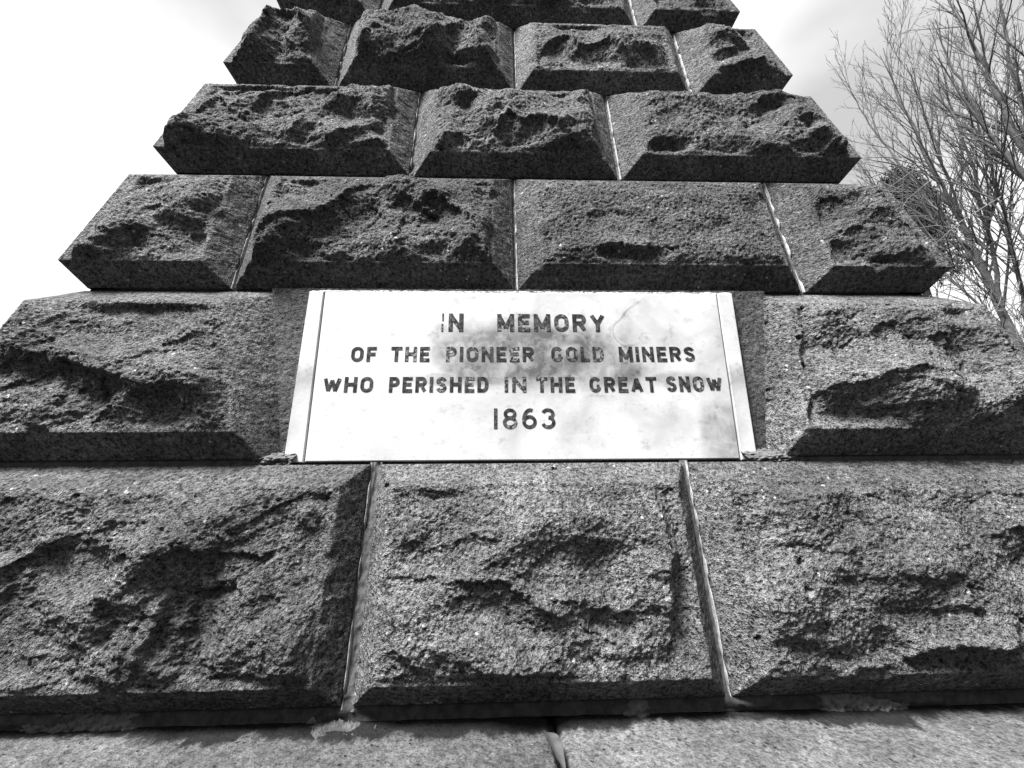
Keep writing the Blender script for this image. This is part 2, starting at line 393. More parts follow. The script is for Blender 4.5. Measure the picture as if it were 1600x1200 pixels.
SCARPS = {
    (0, 0): [([(-0.798, -0.077), (-0.762, -0.081), (-0.724, -0.091), (-0.735, -0.057), (-0.729, -0.022)], 0.020, 0.050, 0.040),
             ([(-0.932, -0.141), (-0.897, -0.123), (-0.869, -0.110), (-0.845, -0.089), (-0.803, -0.079)], 0.032, 0.060, 0.050),
             ([(-0.605, -0.125), (-0.601, -0.103), (-0.567, -0.093), (-0.540, -0.106), (-0.506, -0.104), (-0.446, -0.111), (-0.403, -0.095)], 0.032, 0.110, 0.060),
             ([(-0.717, -0.194), (-0.684, -0.183), (-0.638, -0.188), (-0.594, -0.171)], 0.022, 0.060, 0.050),
             ([(-0.612, -0.291), (-0.595, -0.244), (-0.588, -0.206), (-0.593, -0.168)], 0.045, 0.070, 0.060),
             ([(-0.734, -0.244), (-0.715, -0.253), (-0.692, -0.267)], 0.016, 0.030, 0.030),
             ([(-0.740, -0.305), (-0.712, -0.298), (-0.668, -0.307), (-0.605, -0.311), (-0.524, -0.310)], 0.022, 0.030, 0.040),
             ([(-0.505, -0.302), (-0.444, -0.297), (-0.380, -0.302)], 0.015, 0.030, 0.040),
             ([(-0.653, -0.005), (-0.621, -0.012), (-0.596, -0.036)], 0.010, 0.040, 0.040)],
    (0, 1): [([(-0.194, -0.261), (-0.150, -0.271), (-0.117, -0.306)], 0.010, 0.025, 0.030),
             ([(-0.101, -0.158), (-0.043, -0.159), (0.016, -0.160), (0.062, -0.192), (0.140, -0.233)], 0.032, 0.050, 0.060),
             ([(0.166, -0.204), (0.223, -0.215), (0.261, -0.218)], 0.026, 0.035, 0.050),
             ([(0.312, -0.251), (0.320, -0.180), (0.328, -0.115), (0.324, -0.051)], 0.024, 0.030, 0.050),
             ([(-0.045, -0.291), (0.015, -0.306), (0.036, -0.310)], 0.011, 0.030, 0.030),
             ([(-0.188, -0.097), (-0.165, -0.092), (-0.134, -0.098)], 0.012, 0.030, 0.030),
             ([(-0.092, -0.099), (-0.044, -0.082), (0.017, -0.089)], 0.012, 0.050, 0.050),
             ([(0.115, -0.264), (0.172, -0.258), (0.211, -0.268)], 0.012, 0.040, 0.040)],
    (0, 2): [([(0.718, -0.310), (0.751, -0.287), (0.804, -0.274), (0.894, -0.273), (0.923, -0.256)], 0.050, 0.040, 0.070),
             ([(0.966, -0.095), (1.058, -0.072), (1.128, -0.066)], 0.022, 0.060, 0.050),
             ([(0.643, -0.012), (0.688, 0.003), (0.737, -0.010)], 0.012, 0.050, 0.040),
             ([(0.524, -0.106), (0.589, -0.098), (0.646, -0.119), (0.701, -0.109)], 0.012, 0.060, 0.050),
             ([(0.668, -0.164), (0.759, -0.154), (0.839, -0.172)], 0.013, 0.060, 0.050),
             ([(0.492, -0.263), (0.531, -0.250), (0.581, -0.275)], 0.013, 0.040, 0.040),
             ([(0.781, -0.219), (0.858, -0.212), (0.902, -0.221)], 0.013, 0.040, 0.040)],
    (1, 0): [([(-0.995, 0.269), (-0.950, 0.292), (-0.895, 0.274), (-0.841, 0.258), (-0.797, 0.241)], 0.040, 0.060, 0.050),
             ([(-0.799, 0.198), (-0.773, 0.219), (-0.729, 0.228), (-0.684, 0.234), (-0.616, 0.212)], 0.032, 0.060, 0.050),
             ([(-1.065, 0.289), (-1.036, 0.300), (-0.993, 0.312)], 0.020, 0.040, 0.040),
             ([(-1.071, 0.332), (-1.046, 0.371)], 0.015, 0.040, 0.040),
             ([(-0.778, 0.333), (-0.724, 0.345), (-0.676, 0.375)], 0.012, 0.050, 0.050),
             ([(-1.002, 0.152), (-0.947, 0.145), (-0.889, 0.158)], 0.015, 0.030, 0.040),
             ([(-0.702, 0.144), (-0.634, 0.136), (-0.581, 0.157)], 0.015, 0.030, 0.040)],
    (1, 1): [([(0.703, 0.210), (0.766, 0.228), (0.827, 0.231), (0.880, 0.252), (0.964, 0.269), (1.023, 0.255)], 0.028, 0.080, 0.050),
             ([(1.018, 0.212), (1.061, 0.294), (1.089, 0.346), (1.132, 0.409)], 0.028, 0.060, 0.050),
             ([(0.901, 0.367), (0.954, 0.399), (0.990, 0.400)], 0.016, 0.050, 0.040),
             ([(1.051, 0.360), (1.112, 0.367)], 0.016, 0.040, 0.040),
             ([(0.722, 0.145), (0.761, 0.152), (0.792, 0.137)], 0.012, 0.030, 0.030),
             ([(0.782, 0.417), (0.850, 0.427), (0.896, 0.418)], 0.010, 0.040, 0.040),
             ([(1.128, 0.165), (1.222, 0.228), (1.293, 0.244)], 0.030, 0.060, 0.060),
             ([(0.876, 0.166), (0.945, 0.189), (0.994, 0.181)], 0.013, 0.040, 0.040)],
    (2, 0): [([(-0.958, 0.705), (-0.944, 0.745), (-0.901, 0.755), (-0.876, 0.740)], 0.020, 0.050, 0.040),
             ([(-1.030, 0.660), (-0.971, 0.652), (-0.946, 0.672), (-0.884, 0.679)], 0.026, 0.040, 0.040),
             ([(-0.866, 0.711), (-0.769, 0.703), (-0.735, 0.731)], 0.016, 0.050, 0.040),
             ([(-1.038, 0.561), (-1.014, 0.577), (-0.955, 0.564)], 0.022, 0.030, 0.040),
             ([(-0.819, 0.652), (-0.777, 0.674), (-0.732, 0.660)], 0.013, 0.040, 0.040),
             ([(-0.918, 0.568), (-0.827, 0.575), (-0.745, 0.564)], 0.015, 0.030, 0.040)],
    (2, 1): [([(-0.628, 0.612), (-0.614, 0.644), (-0.586, 0.688), (-0.520, 0.705), (-0.470, 0.712), (-0.442, 0.747), (-0.384, 0.819), (-0.325, 0.848)], 0.042, 0.090, 0.050),
             ([(-0.293, 0.766), (-0.267, 0.802), (-0.239, 0.786), (-0.207, 0.758), (-0.196, 0.791), (-0.167, 0.806), (-0.133, 0.768), (-0.070, 0.718), (-0.049, 0.669)], 0.042, 0.070, 0.040),
             ([(-0.124, 0.591), (-0.084, 0.625), (-0.052, 0.662)], 0.012, 0.030, 0.030),
             ([(-0.562, 0.592), (-0.452, 0.604), (-0.352, 0.588)], 0.015, 0.040, 0.050)],
    (2, 2): [([(0.252, 0.625), (0.313, 0.636), (0.380, 0.624), (0.441, 0.629)], 0.030, 0.025, 0.060),
             ([(0.180, 0.569), (0.257, 0.591), (0.315, 0.579)], 0.016, 0.025, 0.040),
             ([(0.416, 0.578), (0.477, 0.593), (0.535, 0.581)], 0.012, 0.025, 0.040),
             ([(0.072, 0.657), (0.112, 0.709), (0.133, 0.717)], 0.016, 0.040, 0.030),
             ([(0.220, 0.746), (0.329, 0.767), (0.414, 0.737)], 0.008, 0.050, 0.050),
             ([(0.538, 0.727), (0.631, 0.740), (0.695, 0.706)], 0.009, 0.050, 0.050)],
    (2, 3): [([(0.883, 0.800), (0.913, 0.793), (0.971, 0.827), (1.050, 0.783)], 0.017, 0.050, 0.040),
             ([(0.918, 0.682), (1.005, 0.711), (1.087, 0.689)], 0.022, 0.040, 0.040),
             ([(0.941, 0.587), (1.038, 0.610), (1.120, 0.615), (1.157, 0.640)], 0.028, 0.040, 0.040),
             ([(1.004, 0.758), (1.074, 0.771), (1.111, 0.748)], 0.014, 0.040, 0.040),
             ([(0.994, 0.588), (1.026, 0.603), (1.044, 0.574)], 0.015, 0.030, 0.030)],
    (3, 0): [([(-0.928, 0.996), (-0.915, 1.087), (-0.880, 1.133), (-0.859, 1.204), (-0.823, 1.156), (-0.774, 1.115)], 0.032, 0.060, 0.040),
             ([(-0.776, 1.077), (-0.749, 1.146), (-0.722, 1.199), (-0.673, 1.249), (-0.611, 1.290), (-0.575, 1.322), (-0.512, 1.314), (-0.455, 1.272), (-0.431, 1.218)], 0.045, 0.090, 0.040),
             ([(-0.540, 1.006), (-0.472, 1.050), (-0.381, 1.088), (-0.358, 1.124)], 0.026, 0.040, 0.050),
             ([(-0.636, 1.023), (-0.594, 1.096), (-0.589, 1.172)], 0.015, 0.040, 0.040)],
    (3, 1): [([(-0.129, 1.218), (-0.083, 1.249), (-0.052, 1.230)], 0.020, 0.030, 0.030),
             ([(-0.041, 1.149), (0.020, 1.185)], 0.020, 0.030, 0.030),
             ([(-0.014, 1.039), (0.030, 1.138), (0.050, 1.151), (0.079, 1.110), (0.129, 1.123), (0.188, 1.089), (0.224, 1.046)], 0.050, 0.050, 0.050),
             ([(0.174, 1.024), (0.254, 1.049)], 0.020, 0.025, 0.030),
             ([(-0.062, 1.236), (-0.047, 1.142), (-0.020, 1.098)], 0.013, 0.040, 0.040),
             ([(-0.174, 1.035), (-0.108, 1.066), (-0.059, 1.038)], 0.015, 0.035, 0.040)],
    (3, 2): [([(0.442, 1.023), (0.503, 1.059), (0.568, 1.063)], 0.030, 0.030, 0.050),
             ([(0.546, 0.983), (0.613, 1.007), (0.653, 0.991)], 0.016, 0.025, 0.040),
             ([(0.822, 1.200), (0.867, 1.250), (0.939, 1.252)], 0.026, 0.040, 0.040),
             ([(0.953, 1.140), (1.015, 1.170), (1.047, 1.124)], 0.036, 0.040, 0.040),
             ([(0.965, 1.059), (1.031, 1.091), (1.057, 1.125)], 0.025, 0.035, 0.030),
             ([(1.011, 0.999), (1.049, 1.052), (1.074, 1.053), (1.070, 1.006)], 0.030, 0.030, 0.030),
             ([(0.746, 1.104), (0.858, 1.175), (0.940, 1.152)], 0.016, 0.050, 0.040),
             ([(0.465, 1.205), (0.557, 1.257), (0.629, 1.242), (0.669, 1.179)], 0.016, 0.060, 0.040),
             ([(0.751, 1.002), (0.860, 1.033), (0.922, 1.006)], 0.015, 0.040, 0.040)],
    (4, 0): [([(-0.835, 1.413), (-0.805, 1.443), (-0.806, 1.525), (-0.802, 1.604), (-0.789, 1.665), (-0.733, 1.647), (-0.682, 1.617), (-0.631, 1.541)], 0.065, 0.060, 0.040),
             ([(-0.792, 1.386), (-0.792, 1.480), (-0.774, 1.527)], 0.015, 0.040, 0.030)],
    (4, 1): [([(-0.468, 1.446), (-0.445, 1.518), (-0.412, 1.558), (-0.369, 1.536)], 0.025, 0.050, 0.040),
             ([(-0.272, 1.480), (-0.212, 1.512), (-0.159, 1.569), (-0.123, 1.635), (-0.075, 1.549), (-0.051, 1.466)], 0.050, 0.070, 0.040),
             ([(-0.418, 1.387), (-0.293, 1.416), (-0.163, 1.403)], 0.015, 0.040, 0.040)],
    (4, 2): [([(0.126, 1.451), (0.170, 1.548), (0.218, 1.590), (0.269, 1.592), (0.295, 1.534), (0.353, 1.544), (0.401, 1.566), (0.451, 1.502), (0.480, 1.436)], 0.040, 0.060, 0.040),
             ([(0.508, 1.535), (0.573, 1.511)], 0.020, 0.030, 0.030),
             ([(0.186, 1.417), (0.320, 1.440), (0.408, 1.425)], 0.012, 0.030, 0.030)],
    (4, 3): [([(0.775, 1.515), (0.819, 1.556), (0.891, 1.579)], 0.030, 0.035, 0.040),
             ([(0.832, 1.434), (0.888, 1.455), (0.953, 1.458)], 0.030, 0.030, 0.040),
             ([(0.726, 1.394), (0.780, 1.414)], 0.020, 0.020, 0.030),
             ([(0.913, 1.379), (0.973, 1.385)], 0.020, 0.020, 0.030),
             ([(0.769, 1.594), (0.838, 1.638), (0.909, 1.633)], 0.013, 0.040, 0.040)],
}
PITS = {
    (1, 1): [(0.779, 0.443), (0.706, 0.418), (0.687, 0.343), (0.689, 0.338), (0.744, 0.358), (0.737, 0.283), (0.677, 0.235), (0.669, 0.206), (1.004, 0.323), (1.145, 0.422), (1.227, 0.312), (1.009, 0.450)],
    (0, 2): [(0.476, -0.268), (0.577, -0.139), (0.565, -0.185)],
    (0, 0): [(-0.828, -0.004), (-0.295, -0.258)],
    (2, 0): [(-0.791, 0.786)],
    (0, 1): [(0.126, 0.043), (-0.229, 0.010)],
    (2, 1): [(-0.629, 0.779), (-0.612, 0.680)],
    (3, 1): [(-0.083, 1.040), (-0.166, 1.009)],
}
WORDS = [
    ('IN', -0.1417, -0.0837, 0.3882, 0.4376),
    ('MEMORY', 0.0021, 0.2770, 0.3889, 0.4369),
    ('OF', -0.3556, -0.2950, 0.3079, 0.3465),
    ('THE', -0.2592, -0.1653, 0.3080, 0.3467),
    ('PIONEER', -0.1244, 0.0926, 0.3080, 0.3470),
    ('GOLD', 0.1357, 0.2674, 0.3081, 0.3473),
    ('MINERS', 0.3061, 0.4980, 0.3082, 0.3476),
    ('WHO', -0.4149, -0.2966, 0.2301, 0.2686),
    ('PERISHED', -0.2584, -0.0199, 0.2296, 0.2684),
    ('IN', 0.0189, 0.0718, 0.2292, 0.2682),
    ('THE', 0.0968, 0.1907, 0.2290, 0.2681),
    ('GREAT', 0.2269, 0.3931, 0.2287, 0.2680),
    ('SNOW', 0.4171, 0.5564, 0.2299, 0.2695),
    ('1863', -0.0075, 0.1403, 0.1398, 0.1894),
]
LIMBS_A = [
    ([(7.14, 5.48, 2.54), (7.02, 5.61, 4.11), (6.92, 5.71, 5.49), (6.77, 5.86, 6.85), (6.68, 5.94, 7.93), (6.65, 5.95, 8.93)], 0.075),
    ([(7.03, 5.61, 4.12), (6.99, 5.74, 4.88), (6.84, 5.97, 5.78), (6.68, 6.21, 6.91), (6.52, 6.43, 8.01), (6.47, 6.54, 8.82)], 0.045),
    ([(6.94, 5.73, 5.51), (6.80, 5.66, 6.45), (6.65, 5.61, 7.34), (6.51, 5.55, 8.13)], 0.035),
    ([(6.98, 5.68, 4.74), (6.64, 5.99, 5.23), (6.37, 6.19, 6.04), (6.09, 6.38, 7.17)], 0.035),
    ([(7.04, 5.61, 3.83), (7.04, 5.48, 5.24), (6.97, 5.43, 6.49), (6.88, 5.42, 7.39), (6.79, 5.41, 8.11)], 0.050),
    ([(7.11, 5.51, 2.89), (7.12, 5.36, 4.47), (7.06, 5.28, 5.61), (6.98, 5.23, 6.63), (6.89, 5.20, 7.51)], 0.055),
]
LIMBS_B = [
    ([(6.65, 4.45, 4.15), (6.58, 4.52, 5.22), (6.54, 4.57, 6.20), (6.48, 4.63, 7.19), (6.40, 4.72, 8.31), (6.40, 4.70, 8.87)], 0.090),
    ([(6.62, 4.49, 4.68), (6.44, 4.56, 5.43), (6.23, 4.67, 6.39), (6.09, 4.68, 7.23), (6.00, 4.62, 7.80)], 0.050),
    ([(6.63, 4.48, 5.01), (6.64, 4.49, 6.13), (6.66, 4.48, 7.01), (6.71, 4.42, 7.91), (6.74, 4.39, 8.53)], 0.050),
    ([(6.59, 4.53, 5.23), (6.44, 4.71, 5.74), (6.26, 4.92, 6.54), (6.15, 5.02, 7.40)], 0.040),
    ([(6.65, 4.45, 4.15), (6.71, 4.32, 5.96), (6.75, 4.21, 7.10), (6.79, 4.09, 8.08)], 0.060),
    ([(6.64, 4.46, 3.84), (6.45, 4.64, 4.26), (6.30, 4.77, 4.95), (6.17, 4.85, 5.38)], 0.035),
]
# ------------------------------------------------------------------ the ground
gv, gf = [(-600, -600, 0), (600, -600, 0), (600, 600, 0), (-600, 600, 0)], [(0, 1, 2, 3)]
tag(part('ground', gv, gf, M_GRASS), kind='structure')

# unseen slopes added all round to block low sky light, steeper behind the viewer
na, nr = 120, 14
A, Rr = np.meshgrid(np.linspace(0, 2 * np.pi, na), np.linspace(0, 1, nr))
top = 0.17 + 0.36 * (0.5 - 0.5 * np.cos(A)) ** 1.2 + 0.03 * np.sin(5 * A) + 0.02 * np.sin(11 * A + 1)     # tan of the skyline, azimuth 0 = ahead
D = 45 + 130 * Rr
Hh = D * top * sstep(0.0, 1.0, Rr) * (1 + 0.05 * perlin(A * 9, Rr * 6, 3)) - 0.3
Hh[:, -1] = Hh[:, 0]
tag(part('blocker_hills', np.stack([D * np.sin(A), D * np.cos(A), Hh], -1).reshape(-1, 3), grid_faces(nr, na), M_BLOCKER), kind='structure')

# ------------------------------------------------------------------ the monument
X0, YF, TB, W0 = 0.0627, 1.0, 0.2222, 1.2461     # face: y = YF + TB*z, half width: W0 - TB*z (z from eye level)
YC = YF + W0                                     # vertical axis of the tower
E_, C_ = 0.0575, 0.0555                          # chamfer: depth and width
B = [-0.3829, 0.0639, 0.5182, 0.9430, 1.3611, 1.7648, 2.155, 2.53, 2.89]
BED = [0.022, 0.013, 0.010, 0.006, 0.006, 0.006, 0.006, 0.006, 0.006]
JOINTS = [[(-0.2676, 0.022), (0.4248, 0.014)],
          None,
          [(-0.6960, 0.010), (0.0535, 0.011), (0.8463, 0.016)],
          [(-0.2630, 0.014), (0.3872, 0.016)],
          [(-0.5610, 0.012), (0.0693, 0.010), (0.7020, 0.016)],
          [(-0.4600, 0.012), (0.5600, 0.014)],
          [(-0.38, 0.012), (0.10, 0.012), (0.52, 0.012)],
          [(-0.20, 0.012), (0.30, 0.012)]]
STEP = [0.0022, 0.0023, 0.0028, 0.0033, 0.0038, 0.0048, 0.012, 0.012]
NICHE_L, NICHE_R = -0.553, 0.694                 # where the end chamfers of the plaque course meet the face
RET = [0.62, 0.48, 0.60, 0.44, 0.56, 0.42, 0.50, 0.40]   # length of the corner stones' returns

monument = tag(empty('monument', (X0, YC, 0)),
               'tall tapering memorial of rock-faced dark stone blocks with a white inscribed plaque', 'monument')

def scarp_relief(x, z, key):
    out = np.zeros(x.shape)
    for pts, drop, lb, la in SCARPS.get(key, ()):
        p = np.array(pts)
        seg = np.diff(p, axis=0); ln = np.hypot(seg[:, 0], seg[:, 1]); cum = np.concatenate([[0], np.cumsum(ln)])
        best = np.full(x.shape, 9e9); sgn = np.zeros(x.shape); tt = np.zeros(x.shape)
        wx = x + 0.006 * perlin(x * 45, z * 45, 3) + 0.003 * perlin(x * 110, z * 110, 5)
        wz = z + 0.006 * perlin(x * 45, z * 45, 4) + 0.003 * perlin(x * 110, z * 110, 6)
        for i in range(len(seg)):
            dx, dz = wx - p[i, 0], wz - p[i, 1]
            t = np.clip((dx * seg[i, 0] + dz * seg[i, 1]) / ln[i] ** 2, 0, 1)
            qx, qz = dx - t * seg[i, 0], dz - t * seg[i, 1]
            d = np.hypot(qx, qz)
            s = np.where(seg[i, 0] * dz - seg[i, 1] * dx < 0, 1.0, -1.0)     # +1 on the right-hand (lower) side
            k = d < best
            best = np.where(k, d, best); sgn = np.where(k, s, sgn); tt = np.where(k, cum[i] + t * ln[i], tt)
            tot = cum[-1]
        end = sstep(0, 0.22 * tot, tt) * sstep(0, 0.22 * tot, tot - tt)
        end = 0.25 + 0.75 * end
        sd = best * sgn
        up = 0.55 * np.exp(-np.clip(-sd, 0, None) / (1.3 * la))
        q = sd / lb                                     # overhung plane below the lip, then a slow recovery
        dn = 0.55 - 0.38 * sstep(0, 0.010, sd) - 0.75 * np.clip(q, 0, 1)
        dn = dn + 0.58 * sstep(1.0, 2.1, q)
        prof = np.where(sd < 0, up, dn)
        out += (0.75 if key in ((4, 0), (4, 1)) else 1.15 if key[0] < 2 else 0.85) * drop * prof * end
    return out

def rock(x, z, dm, key, seed, boss, amp):
    """relief of a hewn face above its margin; dm = distance from the margin"""
    w1 = fbm(x * 8, z * 10, 2, seed); w2 = fbm(x * 8 + 40, z * 10, 2, seed + 3)
    X = x + 0.009 * w1 + seed * 1.37; Z = z + 0.008 * w2 + seed * 2.11
    f0 = facets(X * 4.2, Z * 6.5, seed + 2)
    t0 = tin(X * 8.5, Z * 12.0, seed)
    t1 = tin(X * 19 + 0.25 * w2, Z * 25 + 0.25 * w1, seed + 5)
    t2 = tin(X * 44, Z * 56, seed + 7)
    n = fbm(X * 5, Z * 7.5, 3, seed + 1)
    t = n * 4.0
    terr = (np.floor(t) + sstep(0.0, 0.35, t - np.floor(t))) / 4.0
    fine = fbm(X * 85, Z * 100, 4, seed + 4, 0.78)
    tb_ = tin(X * 4.0, Z * 5.6, seed + 3)
    body = amp * (1.55 * tb_ + 0.18 * f0 + 0.95 * t0 + 0.36 * t1 + 0.10 * t2 + 0.12 * terr)
    pil = np.clip(dm / 0.055, 0, 1) ** 0.8
    r = boss * pil + body * sstep(0.0, 0.028, dm) + scarp_relief(x, z, key) * sstep(-0.004, 0.03, dm)
    r = r + 0.0027 * fine
    r = np.where(r < -0.012, -0.012 + 0.35 * (r + 0.012), r)
    return r * sstep(-0.002, 0.012, dm)

def pit_relief(x, z, key):
    out = np.zeros(x.shape)
    for i, (px, pz) in enumerate(PITS.get(key, ())):
        r = 0.0042 + 0.0012 * (i % 3)
        d = np.hypot((x - px) * 0.8, z - pz) / r
        out -= 0.013 * sstep(1.35, 0.55, d + 0.3 * perlin(x * 200, z * 200, i))
    return out

def axis(a, b, step, ca, cb):
    C_ = ca or cb or 0.05
    """sample positions from a to b with lines on both chamfer edges"""
    n1 = max(3, int(round(C_ / step)))
    L = b - a
    mid = max(4, int(round((L - ca - cb) / step)))
    out = [np.linspace(0, ca, n1, endpoint=False)] if ca else []
    out.append(np.linspace(ca, L - cb, mid, endpoint=False))
    if cb:
        out.append(np.linspace(L - cb, L, n1, endpoint=False))
    return np.concatenate(out + [[L]])

def half(z):
    return W0 - TB * z

def build_stone(course, idx, xl, xr, lt, rt, step, seed, boss, amp, ret=0.5, key=None):
    """vertices (eye-level z) of one block. lt / rt: 'joint', 'corner' or 'niche' at the left / right end"""
    z0, z1 = B[course] + BED[course] * 0.5, B[course + 1] - BED[course + 1] * 0.5
    C_ = 0.046 if course == 0 else 0.0555
    v = axis(0, z1 - z0, step, C_, C_)
    zz = z0 + v
    dz = np.minimum(v, z1 - z0 - v)
    hz = E_ * np.clip(dz / C_, 0, 1)                       # chamfer profile up the block
    MARG = 0.026
    CH = 0.040 if course in (0, 1) else C_
    parts = []
    base = 0
    xa, xb = xl, xr
    if lt == 'niche': xa = 0.70
    if rt == 'niche': xb = -0.54
    zm = (z0 + z1) / 2
    La = xa if lt != 'corner' else X0 - half(zm) - E_
    Lb = xb if rt != 'corner' else X0 + half(zm) + E_
    u = axis(0, Lb - La, step, 0 if lt == 'corner' else C_, 0 if rt == 'corner' else C_) / (Lb - La)
    U, ZZ = np.meshgrid(u, zz)
    HZ = np.repeat(hz[:, None], len(u), 1); DZ = np.repeat(dz[:, None], len(u), 1)
    XL = np.full(ZZ.shape, xa) if lt != 'corner' else X0 - half(ZZ) - HZ
    XR = np.full(ZZ.shape, xb) if rt != 'corner' else X0 + half(ZZ) + HZ
    hb_ = YF + TB * ZZ - (1.0459 + 0.07046 * (ZZ - 0.0622) + 0.015)     # depth of the plaque's backing
    if lt == 'niche':                              # warped end chamfer: edge line and foot line
        ne, nc = 0.7486 + 0.1765 * (ZZ - 0.4462), 0.7139 + 0.1670 * (ZZ - 0.489)
        XL = nc - 0.016
    if rt == 'niche':
        ne, nc = -0.662 - 0.3238 * (ZZ - 0.4386), -0.5711 - 0.1769 * (ZZ - 0.478)
        XR = nc + 0.016
    X = XL + U * (XR - XL)
    wob = 0.0028 * perlin(X * 26, ZZ * 26, seed) + 0.0016 * perlin(X * 90, ZZ * 90, seed + 1)
    H = HZ.copy()
    H = np.minimum(H, E_ * np.clip((DZ + wob) / C_, 0, 1))
    dm = DZ - C_
    if 'niche' in (lt, rt):
        H = np.minimum(H, E_ + (X - ne) * (hb_ - E_) / (nc - ne) + wob)
        dm = np.minimum(dm, (X - ne) * (1 if lt == 'niche' else -1))
    if lt == 'joint':
        H = np.minimum(H, E_ * (X - xl + wob * (X > xl + 0.01)) / CH); dm = np.minimum(dm, X - xl - CH)
    elif lt == 'corner':
        dm = np.minimum(dm, X - XL - MARG)
    if rt == 'joint':
        H = np.minimum(H, E_ * (xr - X + wob * (X < xr - 0.01)) / CH); dm = np.minimum(dm, xr - X - CH)
    elif rt == 'corner':
        dm = np.minimum(dm, XR - X - MARG)
    H = np.minimum(H, E_)
    if lt != 'niche': H = np.maximum(H, 0) if rt != 'niche' else H
    tool = 0.0007 * perlin(X * 160, ZZ * 160, seed + 2) + 0.0006 * perlin(X * 70, ZZ * 70, seed + 8)
    dmn = dm + 0.007 * perlin(X * 22, ZZ * 22, seed + 6) - 0.002
    H = H + tool * (dm > -C_ + 0.004) + rock(X, ZZ, dmn, key, seed, boss, amp)
    # worn and chipped edges of the chamfer
    chip = sstep(0.30, 0.75, perlin(X * 14, ZZ * 14, seed + 11)) * np.exp(-(dm / 0.010) ** 2)
    H = H - 0.011 * chip + pit_relief(X, ZZ, key)
    Y = YF + TB * ZZ - H
    P = np.stack([X, Y, ZZ], -1)
    # close the block towards the joints
    sk = 0.07
    def pad(P, top, left, right, ax, amt):
        if top:
            a = P[:1].copy(); a[..., ax] += amt
            b = P[-1:].copy(); b[..., ax] += amt
            P = np.concatenate([a, P, b], 0)
        if left:
            a = P[:, :1].copy(); a[..., ax] += amt
            P = np.concatenate([a, P], 1)
        if right:
            a = P[:, -1:].copy(); a[..., ax] += amt
            P = np.concatenate([P, a], 1)
        return P
    P = pad(P, True, lt != 'corner', rt != 'corner', 1, sk)
    V = [P.reshape(-1, 3)]; Fc = [grid_faces(P.shape[0], P.shape[1])]
    base = P.shape[0] * P.shape[1]
    for side in (-1, 1):
        if (lt if side < 0 else rt) != 'corner':
            continue
        # the block's return on the flank of the tower
        st2 = max(step * 1.6, 0.005)
        vv = axis(0, z1 - z0, st2, C_, C_) if step < 0.004 else v
        vv = v                                            # same rows as the front so that the arris closes
        w = axis(0, ret + E_, st2, 0, C_) / (ret + E_)
        Wg, Z2 = np.meshgrid(w, zz)
        H2 = np.repeat(hz[:, None], len(w), 1); D2 = np.repeat(dz[:, None], len(w), 1)
        y0 = YF + TB * Z2 - H2
        Y2 = y0 + Wg * (YF + TB * zm + ret - y0)
        yend = YF + TB * zm + ret
        h = np.minimum(H2, E_ * np.clip((yend - Y2) / C_, 0, 1))
        dm2 = np.minimum(np.minimum(D2 - C_, Y2 - y0 - MARG), yend - Y2 - C_)
        dm2n = dm2 + 0.007 * perlin(Y2 * 22, Z2 * 22, seed + 16) - 0.002
        h = h + rock(Y2 + 9.0, Z2, dm2n, None, seed + 21, boss * 0.8, amp)
        col = 0 if side < 0 else -1
        X2 = X0 + side * (half(Z2) + h)
        X2[:, 0] = X[:, col]
        Y2[:, 0] = Y[:, col]
        Q = np.stack([X2, Y2, Z2], -1)
        Q = pad(Q, True, False, True, 0, -side * sk)
        V.append(Q.reshape(-1, 3)); Fc.append(grid_faces(Q.shape[0], Q.shape[1], flip=side < 0, base=base))
        base += Q.shape[0] * Q.shape[1]
    V = np.concatenate(V); V[:, 2] += EYE
    return V, np.concatenate(Fc)

def about_axis(V, ang):
    c, s = math.cos(ang), math.sin(ang)
    x, y = V[:, 0] - X0, V[:, 1] - YC
    return np.stack([X0 + c * x - s * y, YC + s * x + c * y, V[:, 2]], -1)

